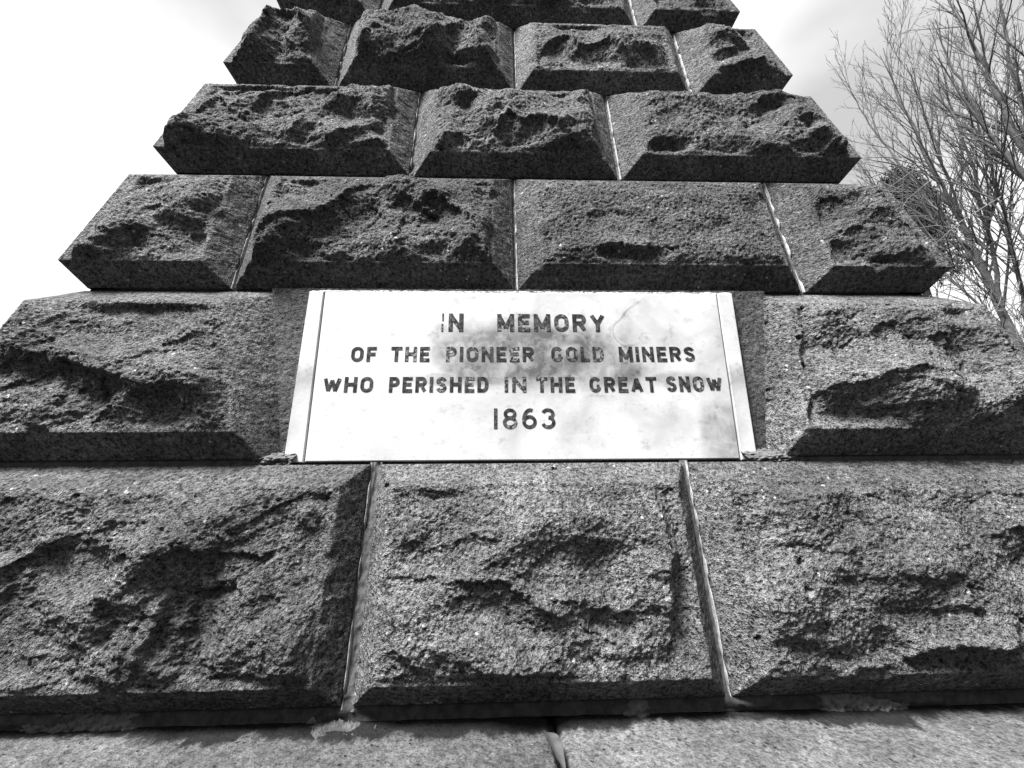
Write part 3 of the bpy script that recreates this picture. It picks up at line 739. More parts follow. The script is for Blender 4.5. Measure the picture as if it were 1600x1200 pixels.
BOSS = {(2, 1): 0.030, (3, 0): 0.032, (3, 1): 0.030, (4, 0): 0.034, (4, 1): 0.042, (0, 1): 0.016, (0, 0): 0.022, (0, 2): 0.018, (1, 0): 0.020,
        (1, 1): 0.022, (2, 2): 0.014, (2, 0): 0.016, (2, 3): 0.016, (3, 2): 0.024, (4, 2): 0.020, (4, 3): 0.022}
AMP = {(0, 1): 0.015, (0, 2): 0.015, (2, 2): 0.010, (0, 0): 0.022, (1, 0): 0.019, (1, 1): 0.019, (4, 0): 0.022, (4, 1): 0.022, (3, 1): 0.019, (3, 0): 0.020}
for c in range(8):
    if c == 1:
        spans = [(None, NICHE_L, 'corner', 'niche'), (NICHE_R, None, 'niche', 'corner')]
    else:
        js = JOINTS[c]
        edges = [None] + js + [None]
        spans = []
        for i in range(len(edges) - 1):
            a, b = edges[i], edges[i + 1]
            spans.append((None if a is None else a[0] + a[1] / 2, None if b is None else b[0] - b[1] / 2,
                          'corner' if a is None else 'joint', 'corner' if b is None else 'joint'))
    for i, (xl, xr, lt, rt) in enumerate(spans):
        sd = 3 + c * 11 + i * 5
        k = (c, i)
        V, Fc = build_stone(c, i, xl or 0, xr or 0, lt, rt, STEP[c], sd, BOSS.get(k, 0.024), AMP.get(k, 0.017), RET[c], k)
        part('stone', V, Fc, M_STONE, monument)
        # the far side of the tower, never closer than the plinth allows: coarse blocks
        if c != 1:
            V, Fc = build_stone(c, i, xl or 0, xr or 0, lt, rt, 0.018, sd + 40, 0.024, 0.022, RET[c])
            part('stone', about_axis(V, math.pi), Fc, M_STONE, monument)
    if c == 1:
        for i, (xl, xr, lt, rt) in enumerate([(None, -0.2, 'corner', 'joint'), (-0.188, 0.44, 'joint', 'joint'), (0.452, None, 'joint', 'corner')]):
            V, Fc = build_stone(c, i, xl or 0, xr or 0, lt, rt, 0.018, 70 + i, 0.024, 0.022, RET[c])
            part('stone', about_axis(V, math.pi), Fc, M_STONE, monument)
    # blocks between the corner stones on the two flanks
    zm = (B[c] + B[c + 1]) / 2
    reach = half(zm) - RET[c] - 0.006
    if reach > 0.1:
        me = None
        V, Fc = build_stone(c, 9, X0 - reach, X0 + reach, 'joint', 'joint', 0.012, 90 + c, 0.024, 0.022)
        for ang in (math.pi / 2, -math.pi / 2):
            part('stone', about_axis(V, ang), Fc, M_STONE, monument)

# mortar: a bed under every course, a strip in every upright joint
def bed(z, th, hmin=-0.010, clip=None, lump=0.0):
    """horizontal joint all round the front and flanks, slightly lumpy"""
    n = 420
    us = np.linspace(-1, 1, n)
    rows = np.linspace(-1, 1, 5)
    V, F, base = [], [], 0
    for ang in (0, math.pi / 2, -math.pi / 2, math.pi):
        nn = n if ang == 0 else 24
        uu = np.linspace(-1, 1, nn)
        Ug, Rg = np.meshgrid(uu, rows)
        Zg = z + Rg * (th / 2 + 0.004)
        X = X0 + Ug * (half(Zg) - 0.002)
        h = hmin + (0.0016 * perlin(X * 60, Zg * 200, 5) + 0.002 * perlin(X * 17, Zg * 60, 9) if ang == 0 else 0)
        if lump and ang == 0:
            h = h + lump * sstep(0.1, 0.6, perlin(X * 7, Zg * 20, 12)) * (1 - Rg ** 2)
        P = np.stack([X, YF + TB * Zg - h, Zg + EYE], -1)
        V.append(about_axis(P.reshape(-1, 3), ang)); F.append(grid_faces(5, nn, base=base)); base += 5 * nn
    return np.concatenate(V), np.concatenate(F)

for c in range(9):
    if c in (1,):
        continue
    V, F = bed(B[c], BED[c], lump=0.012 if c == 0 else 0.0)
    part('mortar_bed', V, F, M_DIRTY, monument)
# under the plaque course the bed stops at the niche
for s in (-1, 1):
    xs = np.linspace(0, 1, 160)
    rows = np.linspace(-1, 1, 5)
    Ug, Rg = np.meshgrid(xs, rows)
    Zg = B[1] + Rg * (BED[1] / 2 + 0.004)
    xe = X0 + s * (half(Zg) - 0.002)
    X = (NICHE_L if s < 0 else NICHE_R) - s * 0.05 + Ug * (xe - ((NICHE_L if s < 0 else NICHE_R) - s * 0.05))
    h = -0.004 + 0.002 * perlin(X * 30, Zg * 90, 3)
    P = np.stack([X, YF + TB * Zg - h, Zg + EYE], -1).reshape(-1, 3)
    part('mortar_bed', P, grid_faces(5, 160, flip=s < 0), M_DIRTY, monument)

def upright(course, x, wd, seed, bead):
    z0, z1 = B[course] + 0.001, B[course + 1] - 0.001
    n = 170
    cols = np.linspace(-1, 1, 15)
    Cg, Zg = np.meshgrid(cols, np.linspace(z0, z1, n))
    wob = 0.0015 * perlin(Zg * 24, Cg * 0 + seed, seed)
    X = x + Cg * (wd / 2 + 0.002) + wob * (1 - np.abs(Cg))
    h = -0.007 + 0.0022 * perlin(X * 150, Zg * 60, seed) 
    h = h - 0.004 * sstep(0.2, 0.6, perlin(X * 40, Zg * 22, seed + 5))
    foot = np.exp(-(Zg - z0) / 0.03)
    h = h + foot * 0.005 * fbm(X * 80, Zg * 80, 2, seed + 1)
    P = np.stack([X, YF + TB * Zg - h, Zg + EYE], -1).reshape(-1, 3)
    jo = part('mortar_joint', P, grid_faces(n, 15), M_MORTAR, monument)
    # thin raised bead of pale pointing left along the strip, broken in places
    cs = np.linspace(-1, 1, 5)
    Cb, Zb = np.meshgrid(cs, np.linspace(z0 + 0.004, z1 - 0.002, n))
    wv = 0.0021 * (0.8 + 1.2 * perlin(Zb * 27, Zb * 0 + seed + 0.5, seed + 7))
    wv = np.clip(wv, 0.0001, None)
    Xb = x + bead * wd / 2 + 0.0012 * perlin(Zb * 18, Zb * 0 + 3, seed + 2) + Cb * wv
    hb = -0.0090 + 0.0110 * (1 - Cb ** 2) * np.clip(wv / 0.0018, 0, 1)
    Pb = np.stack([Xb, YF + TB * Zb - hb, Zb + EYE], -1).reshape(-1, 3)
    part('pointing_bead', Pb, grid_faces(n, 5), M_BEAD, jo)
for c in range(8):
    for i, (x, wd) in enumerate(JOINTS[c] or ()):
        upright(c, x, wd, c * 3 + i, (-0.75, 0.7, 0.5)[i % 3])

# crumbling pale mortar left standing in the lowest bed
for xa, xb, sd in ((0.565, 0.805, 1), (0.20, 0.31, 2), (-0.86, -0.60, 3), (-0.37, -0.28, 4), (-1.05, -0.93, 5)):
    nx = int((xb - xa) / 0.0025)
    Xg, Rg = np.meshgrid(np.linspace(xa, xb, nx), np.linspace(0, 1, 12))
    endt = sstep(0, 0.05, Xg - xa + 0.02 * perlin(Rg * 3, Xg * 0 + sd, sd)) * sstep(0, 0.05, xb - Xg + 0.02 * perlin(Rg * 3, Xg * 0 + sd, sd + 1))
    Zg = B[0] - 0.020 + Rg * 0.030
    h = -0.006 + endt * (0.003 + 0.0042 * fbm(Xg * 110, Rg * 4.0 + sd, 3, sd, 0.8) - 0.016 * np.clip(Rg - 0.45, 0, 1) ** 1.5) - 0.03 * (1 - endt)
    P = np.stack([Xg, YF + TB * Zg - h, Zg + EYE], -1).reshape(-1, 3)
    part('mortar_lump', P, grid_faces(12, nx), M_MORTAR, monument)

# dark core behind the joints
def ring_wall(h, z0, z1):
    v = []
    for z in (z0, z1):
        a = half(z) + h
        v += [(X0 - a, YC - a, z + EYE), (X0 + a, YC - a, z + EYE), (X0 + a, YC + a, z + EYE), (X0 - a, YC + a, z + EYE)]
    return v, [(0, 1, 5, 4), (1, 2, 6, 5), (2, 3, 7, 6), (3, 0, 4, 7), (4, 5, 6, 7)]
v, f = ring_wall(-0.11, B[0] - 0.02, B[8] - 0.02)
part('core', v, f, M_CORE, monument, smooth=False)
# capstone above the last course
zt = B[8] + 0.003
a0, a1 = half(zt) + 0.09, half(zt) + 0.09
v = [(X0 + sx * a, YC + sy * a, z + EYE) for z, a in ((zt, a0 - 0.05), (zt + 0.05, a0), (zt + 0.22, a0), (zt + 0.55, 0.06))
     for sx, sy in ((-1, -1), (1, -1), (1, 1), (-1, 1))]
f = [(r * 4 + i, r * 4 + (i + 1) % 4, r * 4 + 4 + (i + 1) % 4, r * 4 + 4 + i) for r in range(3) for i in range(4)] + [(12, 13, 14, 15)]
part('capstone', v, f, M_STONE, monument, smooth=False)

# ------------------------------------------------------------------ the plaque in its niche
PT, PZ0, PZ1 = 0.07046, 0.0640, 0.4985            # tilt, bottom and top of the plaque
def py(z, off=0.0):
    return 1.0459 + PT * (z - 0.0622) + off
def slab_vf(x00, x01, x10, x11, z0, z1, off, thick, bev=0.0025, wobble=0.0):
    """slab with a bevelled front; bottom edge x00..x01, top edge x10..x11"""
    def ringp(ins, o):
        return [(x00 + ins, py(z0 + ins, o), z0 + ins), (x01 - ins, py(z0 + ins, o), z0 + ins),
                (x11 - ins, py(z1 - ins, o), z1 - ins), (x10 + ins, py(z1 - ins, o), z1 - ins)]
    v = ringp(bev, off) + ringp(0, off + bev) + ringp(0, off + thick)
    f = [(0, 1, 2, 3)]
    for r in range(2):
        for i in range(4):
            j = (i + 1) % 4
            f.append((r * 4 + i, r * 4 + 4 + i, r * 4 + 4 + j, r * 4 + j))
    v = [(x, y, z + EYE) for x, y, z in v]
    return v, f
v, f = slab_vf(-0.4362, 0.5718, -0.4382, 0.5800, PZ0 + 0.002, PZ1, 0.0, 0.045)
plaque = part('plaque', v, f, M_MARBLE, monument, smooth=False)
plaque['label'] = 'white marble plaque with worn black capital lettering'
for a in ((-0.4840, -0.4388, -0.4782, -0.4408), (0.5744, 0.6140, 0.5826, 0.6224)):
    v, f = slab_vf(*a, PZ0 - (0.0 if a[0] < 0 else 0.001), PZ1 + 0.0005, -0.0006, 0.05, bev=0.0025)
    part('side_strip', v, f, M_STRIP, plaque, smooth=False)
# the stone the plaque is set against
zs = np.linspace(B[1] - 0.03, B[2] - 0.004, 120)
Ug, Zg = np.meshgrid(np.linspace(0, 1, 340), zs)
bl_, br_ = -0.5711 - 0.1769 * (Zg - 0.478) - 0.003, 0.7139 + 0.1670 * (Zg - 0.489) + 0.003
Xg = bl_ + Ug * (br_ - bl_)
Yg = py(Zg, 0.015) + 0.0016 * perlin(Xg * 60, Zg * 60, 2) + 0.0012 * perlin(Xg * 160, Zg * 160, 3)
V = np.stack([Xg, Yg, Zg + EYE], -1).reshape(-1, 3)
part('backing_stone', V, grid_faces(120, 340), M_BACK, monument)
# smeared mortar at the lower corners of the niche
for cx, wd, sd in ((-0.505, 0.10, 1), (0.640, 0.13, 2)):
    xs = np.linspace(-1, 1, 60); ys = np.linspace(-1, 1, 34)
    Ug, Rg = np.meshgrid(xs, ys)
    rr = np.hypot(Ug, Rg) + 0.5 * perlin(Ug * 2.2, Rg * 2.2, sd)
    X = cx + Ug * wd / 2; Zg = B[1] + 0.006 + Rg * 0.022
    h = 0.013 * sstep(1.0, 0.2, rr) + 0.006 * fbm(Ug * 7, Rg * 5, 3, sd + 4, 0.7) - 0.012
    Y = 1.012 + TB * (Zg - B[1]) - h + 0.03 * sstep(0.0, 1.0, Rg) 
    V = np.stack([X, Y, Zg + EYE], -1).reshape(-1, 3)
    part('mortar_smear', V, grid_faces(34, 60), M_MORTAR, monument)

# pale bedding mortar squeezed out above the plaque
xs = np.linspace(-0.476, 0.620, 300); rs = np.linspace(0, 1, 6)
Xg, Rg = np.meshgrid(xs, rs)
Zg = PZ1 + 0.0015 + Rg * (0.0085 + 0.0025 * perlin(Xg * 40, Rg * 0, 6))
Yg = py(Zg, 0.003) + 0.004 * np.abs(perlin(Xg * 60, Rg * 3, 7)) + 0.012 * Rg ** 2 + 0.003 * perlin(Xg * 140, Rg * 4, 8)
part('mortar_bed', np.stack([Xg, Yg, Zg + EYE], -1).reshape(-1, 3), grid_faces(6, 300), M_BEAD, monument)

# lettering: every letter its own small raised stroke mesh
def arc(cx, cy, rx, ry, a0, a1, n=14):
    return [(cx + rx * math.cos(math.radians(a0 + (a1 - a0) * i / n)), cy + ry * math.sin(math.radians(a0 + (a1 - a0) * i / n))) for i in range(n + 1)]
O_ = arc(.5, .68, .5, .32, 0, 180, 12) + arc(.5, .32, .5, .32, 180, 360, 12)
GLYPH = {   # width, strokes on a unit box; the flag closes a stroke
    'I': (0.22, [([(.5, 0), (.5, 1)], 0)]),
    'N': (0.78, [([(0, 0), (0, 1)], 0), ([(0, 1), (1, 0)], 2), ([(1, 0), (1, 1)], 0)]),
    'M': (0.92, [([(0, 0), (0, 1)], 0), ([(0, 1), (.5, .12)], 2), ([(.5, .12), (1, 1)], 2), ([(1, 0), (1, 1)], 0)]),
    'E': (0.66, [([(0, 0), (0, 1)], 0), ([(0, 1), (1, 1)], 0), ([(0, .52), (.85, .52)], 0), ([(0, 0), (1, 0)], 0)]),
    'F': (0.62, [([(0, 0), (0, 1)], 0), ([(0, 1), (1, 1)], 0), ([(0, .5), (.85, .5)], 0)]),
    'L': (0.62, [([(0, 0), (0, 1)], 0), ([(0, 0), (1, 0)], 0)]),
    'T': (0.76, [([(.5, 0), (.5, 1)], 0), ([(0, 1), (1, 1)], 0)]),
    'H': (0.80, [([(0, 0), (0, 1)], 0), ([(1, 0), (1, 1)], 0), ([(0, .52), (1, .52)], 0)]),
    'O': (0.80, [(O_, 1)]),
    'D': (0.76, [([(0, 0), (0, 1)], 0), ([(0, 1), (.45, 1)] + arc(.5, .62, .5, .38, 80, 0, 8) + arc(.5, .38, .5, .38, 0, -80, 8) + [(.45, 0), (0, 0)], 2)]),
    'P': (0.70, [([(0, 0), (0, 1)], 0), ([(0, 1), (.55, 1)] + arc(.6, .74, .4, .26, 80, -80, 10) + [(.55, .48), (0, .48)], 2)]),
    'R': (0.76, [([(0, 0), (0, 1)], 0), ([(0, 1), (.55, 1)] + arc(.6, .74, .4, .26, 80, -80, 10) + [(.55, .48), (0, .48)], 2), ([(.5, .48), (1, -.02)], 2)]),
    'S': (0.72, [(arc(.5, .75, .5, .25, 15, 190, 12) + arc(.5, .25, .5, .25, 85, -165, 14), 2)]),
    'G': (0.80, [(arc(.5, .66, .5, .34, 28, 180, 12) + arc(.5, .34, .5, .34, 180, 352, 14), 2), ([(1.0, .36), (.66, .36)], 2)]),
    'W': (1.12, [([(0, 1), (.26, 0)], 2), ([(.26, 0), (.5, .86)], 2), ([(.5, .86), (.74, 0)], 2), ([(.74, 0), (1, 1)], 2)]),
    'A': (0.84, [([(0, -.06), (.5, 1)], 2), ([(.5, 1), (1, -.06)], 2), ([(.2, .28), (.8, .28)], 2)]),
    'Y': (0.84, [([(0, 1.05), (.5, .42)], 2), ([(1, 1.05), (.5, .42)], 2), ([(.5, 0), (.5, .45)], 0)]),
    '1': (0.20, [([(.5, 0), (.5, 1)], 0)]),
    '8': (0.66, [(arc(.5, .77, .43, .23, 0, 360, 20)[:-1], 1), (arc(.5, .27, .5, .27, 0, 360, 22)[:-1], 1)]),
    '6': (0.66, [(arc(.5, .3, .5, .3, 0, 360, 22)[:-1], 1), (arc(.58, .42, .58, .58, 180, 70, 12), 2)]),
    '3': (0.64, [(arc(.45, .76, .48, .24, 160, -80, 14), 2), (arc(.45, .28, .52, .28, 85, -160, 16), 2)]),
}
def letter(ch, x0, x1, zb, zt):
    H = zt - zb; t = 0.215 * H if ch not in '1863' else 0.165 * H
    V, F = [], []
    wbox = x1 - x0
    for si, (pts, flag) in enumerate(GLYPH[ch][1]):
        p = np.array(pts, float)
        p[:, 0] = x0 + t / 2 + p[:, 0] * max(wbox - t, 1e-4) if ch not in 'I1' else (x0 + x1) / 2
        p[:, 1] = zb + t / 2 + p[:, 1] * (H - t)
        if flag == 0:
            d = p[-1] - p[0]; d /= np.hypot(*d)
            p[0] -= d * t / 2; p[-1] += d * t / 2
        tan = np.gradient(p, axis=0) if flag != 1 else (np.roll(p, -1, 0) - np.roll(p, 1, 0))
        tan /= np.hypot(tan[:, 0], tan[:, 1])[:, None] + 1e-9
        nrm = np.stack([-tan[:, 1], tan[:, 0]], -1) * t / 2
        off = -0.0009 - 0.00012 * si
        base = len(V)
        for q in range(len(p)):
            for s, o in ((1, 0.0002), (1, off), (-1, off), (-1, 0.0002)):
                a = p[q] + s * nrm[q]
                V.append((a[0], py(a[1], o), a[1] + EYE))
        m = len(p)
        for q in range(m if flag == 1 else m - 1):
            r = (q + 1) % m
            for k in range(3):
                F.append((base + q * 4 + k, base + q * 4 + k + 1, base + r * 4 + k + 1, base + r * 4 + k))
    part('letter', V, F, M_PAINT, plaque, smooth=False)
for word, x0, x1, zb, zt in WORDS:
    ws = [GLYPH[c][0] for c in word]
    gap = 0.22
    tot = sum(ws) + gap * (len(ws) - 1)
    sc = (x1 - x0) / tot
    x = x0
    for ch, wd in zip(word, ws):
        if word == 'IN' and zb > 0.38 and ch == 'I':            # the first stroke of the inscription is broken
            letter(ch, x, x + wd * sc, zb, zb + 0.42 * (zt - zb))
            letter(ch, x + 0.001, x + wd * sc + 0.001, zb + 0.60 * (zt - zb), zt)
            x += (wd + gap) * sc
            continue
        letter(ch, x, x + wd * sc, zb, zt)
        x += (wd + gap) * sc

# ------------------------------------------------------------------ the plinth the tower stands on
PZT = B[0] - 0.022 + 0.006
def plinth_stone(x0, x1, y0, y1, z0, z1, step, seed):
    """block with a weathered upper face and rounded arrises"""
    nx, ny = max(4, int((x1 - x0) / step)), max(4, int((y1 - y0) / step))
    xs = np.concatenate([[x0], x0 + 0.012 * np.array([0.0, .15, .5]), np.linspace(x0 + 0.012, x1 - 0.012, nx), x1 - 0.012 * np.array([.5, .15, 0.0]), [x1]])
    ys = np.concatenate([[y0], y0 + 0.012 * np.array([0.0, .15, .5]), np.linspace(y0 + 0.012, y1 - 0.012, ny), y1 - 0.012 * np.array([.5, .15, 0.0]), [y1]])
    Xg, Yg = np.meshgrid(xs, ys)
    d = np.minimum(np.minimum(Xg - x0, x1 - Xg), np.minimum(Yg - y0, y1 - Yg))
    rnd = 0.010 * (1 - np.sqrt(1 - (1 - np.clip(d / 0.012, 0, 1)) ** 2))
    Z = z1 - rnd
    if step < 0.02:
        Z = Z + 0.0016 * fbm(Xg * 30, Yg * 30, 3, seed, 0.6) + 0.0013 * fbm(Xg * 130, Yg * 130, 2, seed + 3, 0.7)
        Z = Z - 0.012 * sstep(0.45, 0.8, perlin(Xg * 9, Yg * 9, seed + 5)) * np.exp(-d / 0.02)
    edge = np.zeros(Xg.shape, bool); edge[0] = edge[-1] = True; edge[:, 0] = edge[:, -1] = True
    Z = np.where(edge, z0, Z)
    V = np.stack([Xg, Yg, Z + EYE], -1).reshape(-1, 3)
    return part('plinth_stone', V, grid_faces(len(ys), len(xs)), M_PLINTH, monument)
yb = 2 * YC
F1 = 0.46                                           # front edge of the upper plinth course
LX, RX = X0 - (YC - F1), X0 + (YC - F1)
zl = PZT - 0.40
jx = 0.0975
plinth_stone(LX, jx - 0.0068, F1, 1.25, zl, PZT, 0.006, 3)
plinth_stone(jx + 0.0068, RX, F1, 1.25, zl, PZT - 0.001, 0.006, 8)
for s in (-1, 1):
    for y0, y1 in ((1.262, 2.24), (2.252, yb - 1.262)):
        a, b = (LX, LX + 0.8) if s < 0 else (RX - 0.8, RX)
        plinth_stone(a, b, y0, y1, zl, PZT, 0.05, 5)
plinth_stone(LX, X0 - 0.006, yb - 1.25, yb - F1, zl, PZT, 0.05, 6)
plinth_stone(X0 + 0.006, RX, yb - 1.25, yb - F1, zl, PZT, 0.05, 7)
# joint filling deep in the crack and two wider foundation courses below
v, f = box_vf(LX + 0.05, RX - 0.05, F1 + 0.05, yb - F1 - 0.05, zl + EYE, PZT - 0.03 + EYE)
part('plinth_core', v, f, M_CORE, monument, smooth=False)
zc = zl
for gz, gy in ((0.36, 0.40), (0.0, 0.24)):
    lx, rx = X0 - (YC - gy), X0 + (YC - gy)
    n = 4
    xs = np.linspace(lx, rx, n + 1)
    z0 = gz - EYE; z1 = zc - 0.004
    for i in range(n):
        plinth_stone(xs[i] + 0.004, xs[i + 1] - 0.004, gy, gy + 0.7, z0, z1, 0.05, 11 + i)
        plinth_stone(xs[i] + 0.004, xs[i + 1] - 0.004, yb - gy - 0.7, yb - gy, z0, z1, 0.05, 17 + i)
    for a, b in ((lx, lx + 0.7), (rx - 0.7, rx)):
        plinth_stone(a, b, gy + 0.708, yb - gy - 0.708, z0, z1, 0.05, 23)
    zc = z0
# crumbled mortar where the upright joint of the lowest course runs out onto the plinth
xs = np.linspace(-1, 1, 90); ys = np.linspace(-1, 1, 50)
Ug, Rg = np.meshgrid(xs, ys)
rr = np.hypot(Ug, Rg) + 0.55 * perlin(Ug * 2.4, Rg * 2.4, 31)
Hc = 0.010 * sstep(1.0, 0.1, rr) + 0.007 * np.abs(fbm(Ug * 8, Rg * 8, 3, 33, 0.7)) * sstep(1.0, 0.5, rr) - 0.006
V = np.stack([-0.285 + Ug * 0.075, 0.912 + Rg * 0.045, PZT + Hc - 0.001 + EYE], -1).reshape(-1, 3)
part('mortar_smear', V, grid_faces(50, 90), M_CRUMB, monument)

# ------------------------------------------------------------------ the leaf caught in the plinth joint
n, m = 14, 5
ts = np.linspace(0, 1, n); cs = np.linspace(-1, 1, m)
Tg, Cg = np.meshgrid(ts, cs, indexing='ij')
wl_ = 0.0125 * np.sin(np.pi * np.clip(Tg, 0, 1) ** 0.75) ** 0.8 + 0.0004
a = np.array([0.0815, 0.838, PZT + EYE + 0.014]); b = np.array([0.0985, 0.752, PZT + EYE + 0.002])
ax = b - a; ln = np.linalg.norm(ax); ax /= ln
sidev = np.cross(ax, (0.35, 0.1, 1.0)); sidev /= np.linalg.norm(sidev); upv = np.cross(sidev, ax)
P = a + ax * (Tg * ln)[..., None] + sidev * (Cg * wl_ + 0.010 * np.sin(np.pi * Tg))[..., None] + upv * (0.35 * np.abs(Cg) * wl_ + 0.012 * np.sin(np.pi * Tg))[..., None]
top = P.reshape(-1, 3); bot = (P - upv * 0.0006).reshape(-1, 3)
F = np.concatenate([grid_faces(n, m), grid_faces(n, m, flip=True, base=n * m)])
tag(part('fallen_leaf', np.concatenate([top, bot]), F, M_LEAF), 'small pointed dry leaf caught in the dark joint of the plinth', 'leaf')

# ------------------------------------------------------------------ trees
class Tubes:
    def __init__(self):
        self.V, self.F, self.n = [], [], 0
    def add(self, pts, rad, sides):
        pts = np.asarray(pts, float); k = len(pts)
        tan = np.gradient(pts, axis=0); tan /= np.linalg.norm(tan, axis=1)[:, None] + 1e-9
        ref = np.array([0.31, 0.17, 0.93]) if abs(tan[0, 2]) < 0.85 else np.array([1.0, 0.2, 0.0])
        s = np.cross(tan, ref); s /= np.linalg.norm(s, axis=1)[:, None] + 1e-9
        u = np.cross(s, tan)
        an = np.arange(sides) * 2 * np.pi / sides
        r = np.asarray(rad)[:, None, None]
        ring = pts[:, None, :] + r * (np.cos(an)[None, :, None] * s[:, None, :] + np.sin(an)[None, :, None] * u[:, None, :])
        self.V.append(ring.reshape(-1, 3))
        i = np.arange(k - 1)[:, None] * sides; j = np.arange(sides)[None, :]; j2 = (j + 1) % sides
        self.F.append(np.stack([i + j, i + j2, i + sides + j2, i + sides + j], -1).reshape(-1, 4) + self.n)
        self.n += k * sides
    def build(self, name, mat, parent):
        return part(name, np.concatenate(self.V), np.concatenate(self.F), mat, parent)

def resample(pts, n, rg, jit):
    p = np.asarray(pts, float)
    d = np.concatenate([[0], np.cumsum(np.linalg.norm(np.diff(p, axis=0), axis=1))])
    t = np.linspace(0, d[-1], n)
    q = np.stack([np.interp(t, d, p[:, i]) for i in range(3)], -1)
    q[1:-1] = q[1:-1] * 0.5 + 0.25 * (q[:-2] + q[2:])
    q[1:-1] += rg.normal(0, jit, (n - 2, 3))
    return q

def sprout(tb, pts, rad, level, rg, dens, up=0.22, spread=(0.32, 0.65), len_k=0.42):
    k = len(pts)
    L = np.linalg.norm(np.diff(pts, axis=0), axis=1).sum()
    cnt = max(2, int(dens[level] * L * rg.uniform(0.8, 1.2)))
    for c in range(cnt):
        t = 0.15 + 0.83 * (c + rg.uniform(0.1, 0.9)) / cnt
        f = t * (k - 1); i = min(int(f), k - 2); fr = f - i
        o = pts[i] * (1 - fr) + pts[i + 1] * fr
        tan = pts[i + 1] - pts[i]; tan = tan / (np.linalg.norm(tan) + 1e-9)
        rv = rg.normal(0, 1, 3); rv -= tan * (rv @ tan); rv /= np.linalg.norm(rv) + 1e-9
        a = rg.uniform(*spread)
        d = tan * math.cos(a) + rv * math.sin(a)
        ln = L * len_k * (1.05 - 0.65 * t) * rg.uniform(0.55, 1.25)
        ln = max(ln, 0.10)
        n = 5 if level < 2 else 4
        q = [o]
        for s in range(n - 1):
            d = d + np.array([0, 0, up * 0.25]) + rg.normal(0, 0.055, 3); d /= np.linalg.norm(d)
            q.append(q[-1] + d * ln / (n - 1))
        q = np.array(q)
        r0 = (rad[i] * (1 - fr) + rad[i + 1] * fr) * rg.uniform(0.45, 0.65)
        r0 = max(r0, 0.0030)
        rr = np.linspace(r0, max(0.0018, r0 * 0.25), n)
        tb[min(level, 1)].add(q, rr, 4 if level == 0 else 3)
        if level < len(dens) - 1:
            sprout(tb, q, rr, level + 1, rg, dens, up, spread, len_k)

def bare_tree(name, label, base, limbs, trunk_r, seed, dens=(5.5, 7.0, 7.5), group=None):
    rg = np.random.RandomState(seed)
    t = tag(empty(name, base), label, 'tree', group)
    tk = Tubes(); tb = (Tubes(), Tubes())
    low = min((l[0][0] for l in limbs), key=lambda p: p[2])
    tp = resample([base, (base[0] * 0.6 + low[0] * 0.4, base[1] * 0.6 + low[1] * 0.4, low[2] * 0.55), low], 9, rg, 0.02)
    tk.add(tp, np.linspace(trunk_r, limbs[0][1] * 1.15, 9), 10)
    for pts, r0 in limbs:
        n = len(pts) * 4
        q = resample(pts, n, rg, 0.012)
        rr = 0.50 * r0 * (1 - np.linspace(0, 1, n)) ** 0.8 + 0.005
        tk.add(q, rr, 7)
        sprout(tb, q, rr, 0, rg, dens)
        if pts[0][2] > low[2] + 0.3 and all(np.linalg.norm(np.array(pts[0]) - np.array(o[0][j])) > 0.12 for o in limbs if o[0] is not pts for j in range(len(o[0]))):
            tk.add(resample([tp[-2], pts[0]], 5, rg, 0.01), np.linspace(r0 * 1.3, r0, 5), 7)
    tk.build('trunk', M_BARK, t)
    c = tb[0].build('branches', M_TWIG, t)
    tb[1].build('twigs', M_TWIG, t)
    return t

bare_tree('bare_tree', 'leafless tree with slender limbs leaning over the pale brush beside the monument', (7.35, 5.35, 0), LIMBS_A, 0.14, 5)
bare_tree('bare_tree', 'taller upright leafless tree rising behind the leaning one', (6.9, 4.35, 0), LIMBS_B, 0.17, 9)

# leafless tree far off on the other side of the monument
rgl = np.random.RandomState(4)
bl = np.array([-14.9, 9.6, 0.0])
lm = []
for i in range(9):
    a = i * 0.7 + rgl.uniform(0, 0.4)
    rr_ = rgl.uniform(1.0, 2.6)
    h = rgl.uniform(5.4, 7.6)
    lm.append(([tuple(bl + (0, 0, 1.6 + 0.15 * i)), tuple(bl + (0.35 * rr_ * math.cos(a), 0.35 * rr_ * math.sin(a), 3.2)),
                tuple(bl + (0.8 * rr_ * math.cos(a), 0.8 * rr_ * math.sin(a), 0.75 * h)), tuple(bl + (rr_ * math.cos(a), rr_ * math.sin(a), h))], 0.05))
bare_tree('bare_tree', 'faint distant leafless tree whose twigs just show beyond the low left blocks', tuple(bl), lm, 0.16, 12, dens=(3.0, 4.0, 4.0))

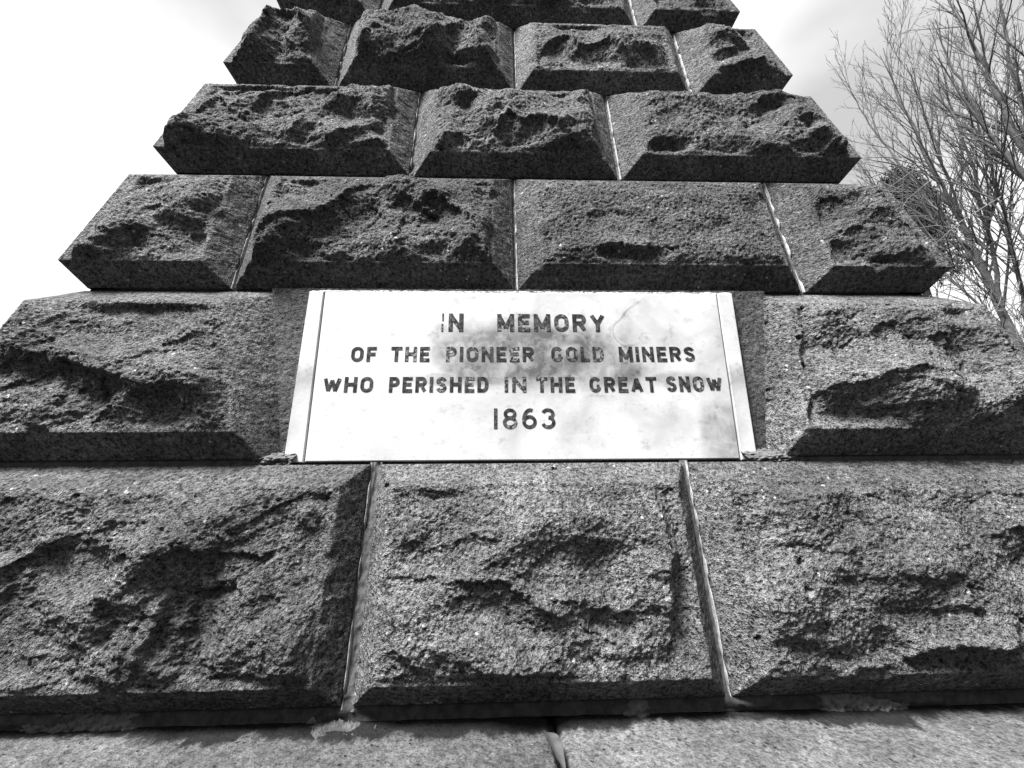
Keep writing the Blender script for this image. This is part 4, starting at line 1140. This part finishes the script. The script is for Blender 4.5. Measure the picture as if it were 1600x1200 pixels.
# pale arching brush below the trees
rg = np.random.RandomState(21)
def brush(base, n, hgt, lean, seed, label):
    rg = np.random.RandomState(seed)
    t = tag(empty('brush', base), label, 'shrub', 'pale brush under the trees')
    st, tw = Tubes(), Tubes()
    for i in range(n):
        a = rg.uniform(0, 2 * np.pi); o = np.array(base) + np.array([math.cos(a), math.sin(a), 0]) * rg.uniform(0, 0.55)
        d = np.array([math.cos(a) * 0.35 + lean[0], math.sin(a) * 0.35 + lean[1], 1.0]) + rg.normal(0, 0.16, 3); d /= np.linalg.norm(d)
        L = hgt * rg.uniform(0.5, 1.05); k = 11
        q = [o]
        for s in range(k - 1):
            d = d + rg.normal(0, 0.07, 3) + np.array([math.cos(a) * 0.05, math.sin(a) * 0.05, -0.03 * (s / 4.0)])
            d /= np.linalg.norm(d); q.append(q[-1] + d * L / (k - 1))
        q = np.array(q)
        rr = np.linspace(0.005, 0.0022, k)
        st.add(q, rr, 4)
        for c in range(60):
            f = rg.uniform(0.25, 1) * (k - 1.01); j = int(f)
            o2 = q[j] + (q[j + 1] - q[j]) * (f - j)
            d2 = (q[j + 1] - q[j]); d2 = d2 / np.linalg.norm(d2) + rg.normal(0, 0.55, 3); d2 /= np.linalg.norm(d2)
            l2 = rg.uniform(0.12, 0.5)
            m1 = o2 + d2 * l2 * 0.5 + rg.normal(0, 0.03, 3); m2 = m1 + (d2 + np.array([0, 0, -0.35])) * l2 * 0.5
            tw.add([o2, m1, m2], [0.0036, 0.0030, 0.0018], 3)
    st.build('stems', M_PALE, t); tw.build('twigs', M_PALE, t)
brush((5.25, 4.15, 0), 130, 4.7, (-0.04, 0.05), 31, 'dense pale leafless brush close behind the right corner stones')
brush((6.1, 4.9, 0), 130, 5.4, (-0.08, 0.08), 32, 'taller pale brush tangled with the leaning bare tree')
brush((5.6, 3.6, 0), 150, 4.7, (0.0, 0.0), 33, 'low pale brush next to the upright bare tree')

# dark evergreen showing through the twigs
rg = np.random.RandomState(8)
eb = (11.9, 11.1, 0.0)
ev = tag(empty('evergreen_tree', eb), 'dark evergreen with a rounded top seen through the bare twigs', 'tree')
tk = Tubes()
tk.add(resample([eb, (11.8, 11.0, 5.0), (11.7, 10.95, 10.0)], 8, rg, 0.03), np.linspace(0.2, 0.04, 8), 8)
V, F = [], []
for c in range(140):
    z = rg.uniform(0, 1)
    cen = np.array([11.72, 10.95, 7.2 + 3.1 * z]); rad = (0.72 - 0.2 * z) * (1 - z ** 3) ** 0.5 + 0.12
    a = rg.uniform(0, 2 * np.pi); rr = rad * rg.uniform(0.3, 1) 
    cl = cen + np.array([math.cos(a) * rr, math.sin(a) * rr, 0])
    tk.add([cen - (0, 0, 0.2), cl], [0.03, 0.012], 3)
    for k in range(90):
        p = cl + rg.normal(0, 0.17, 3)
        d = rg.normal(0, 1, 3) + np.array([0, 0, 0.5]); d /= np.linalg.norm(d)
        s = np.cross(d, rg.normal(0, 1, 3)); s /= np.linalg.norm(s)
        b = len(V)
        V += [p - s * 0.025, p + s * 0.025, p + d * 0.16 + s * 0.008, p + d * 0.16 - s * 0.008]
        F.append((b, b + 1, b + 2, b + 3))
tk.build('trunk', M_BARK, ev)
part('crown', V, F, M_NEEDLE, ev, smooth=False)
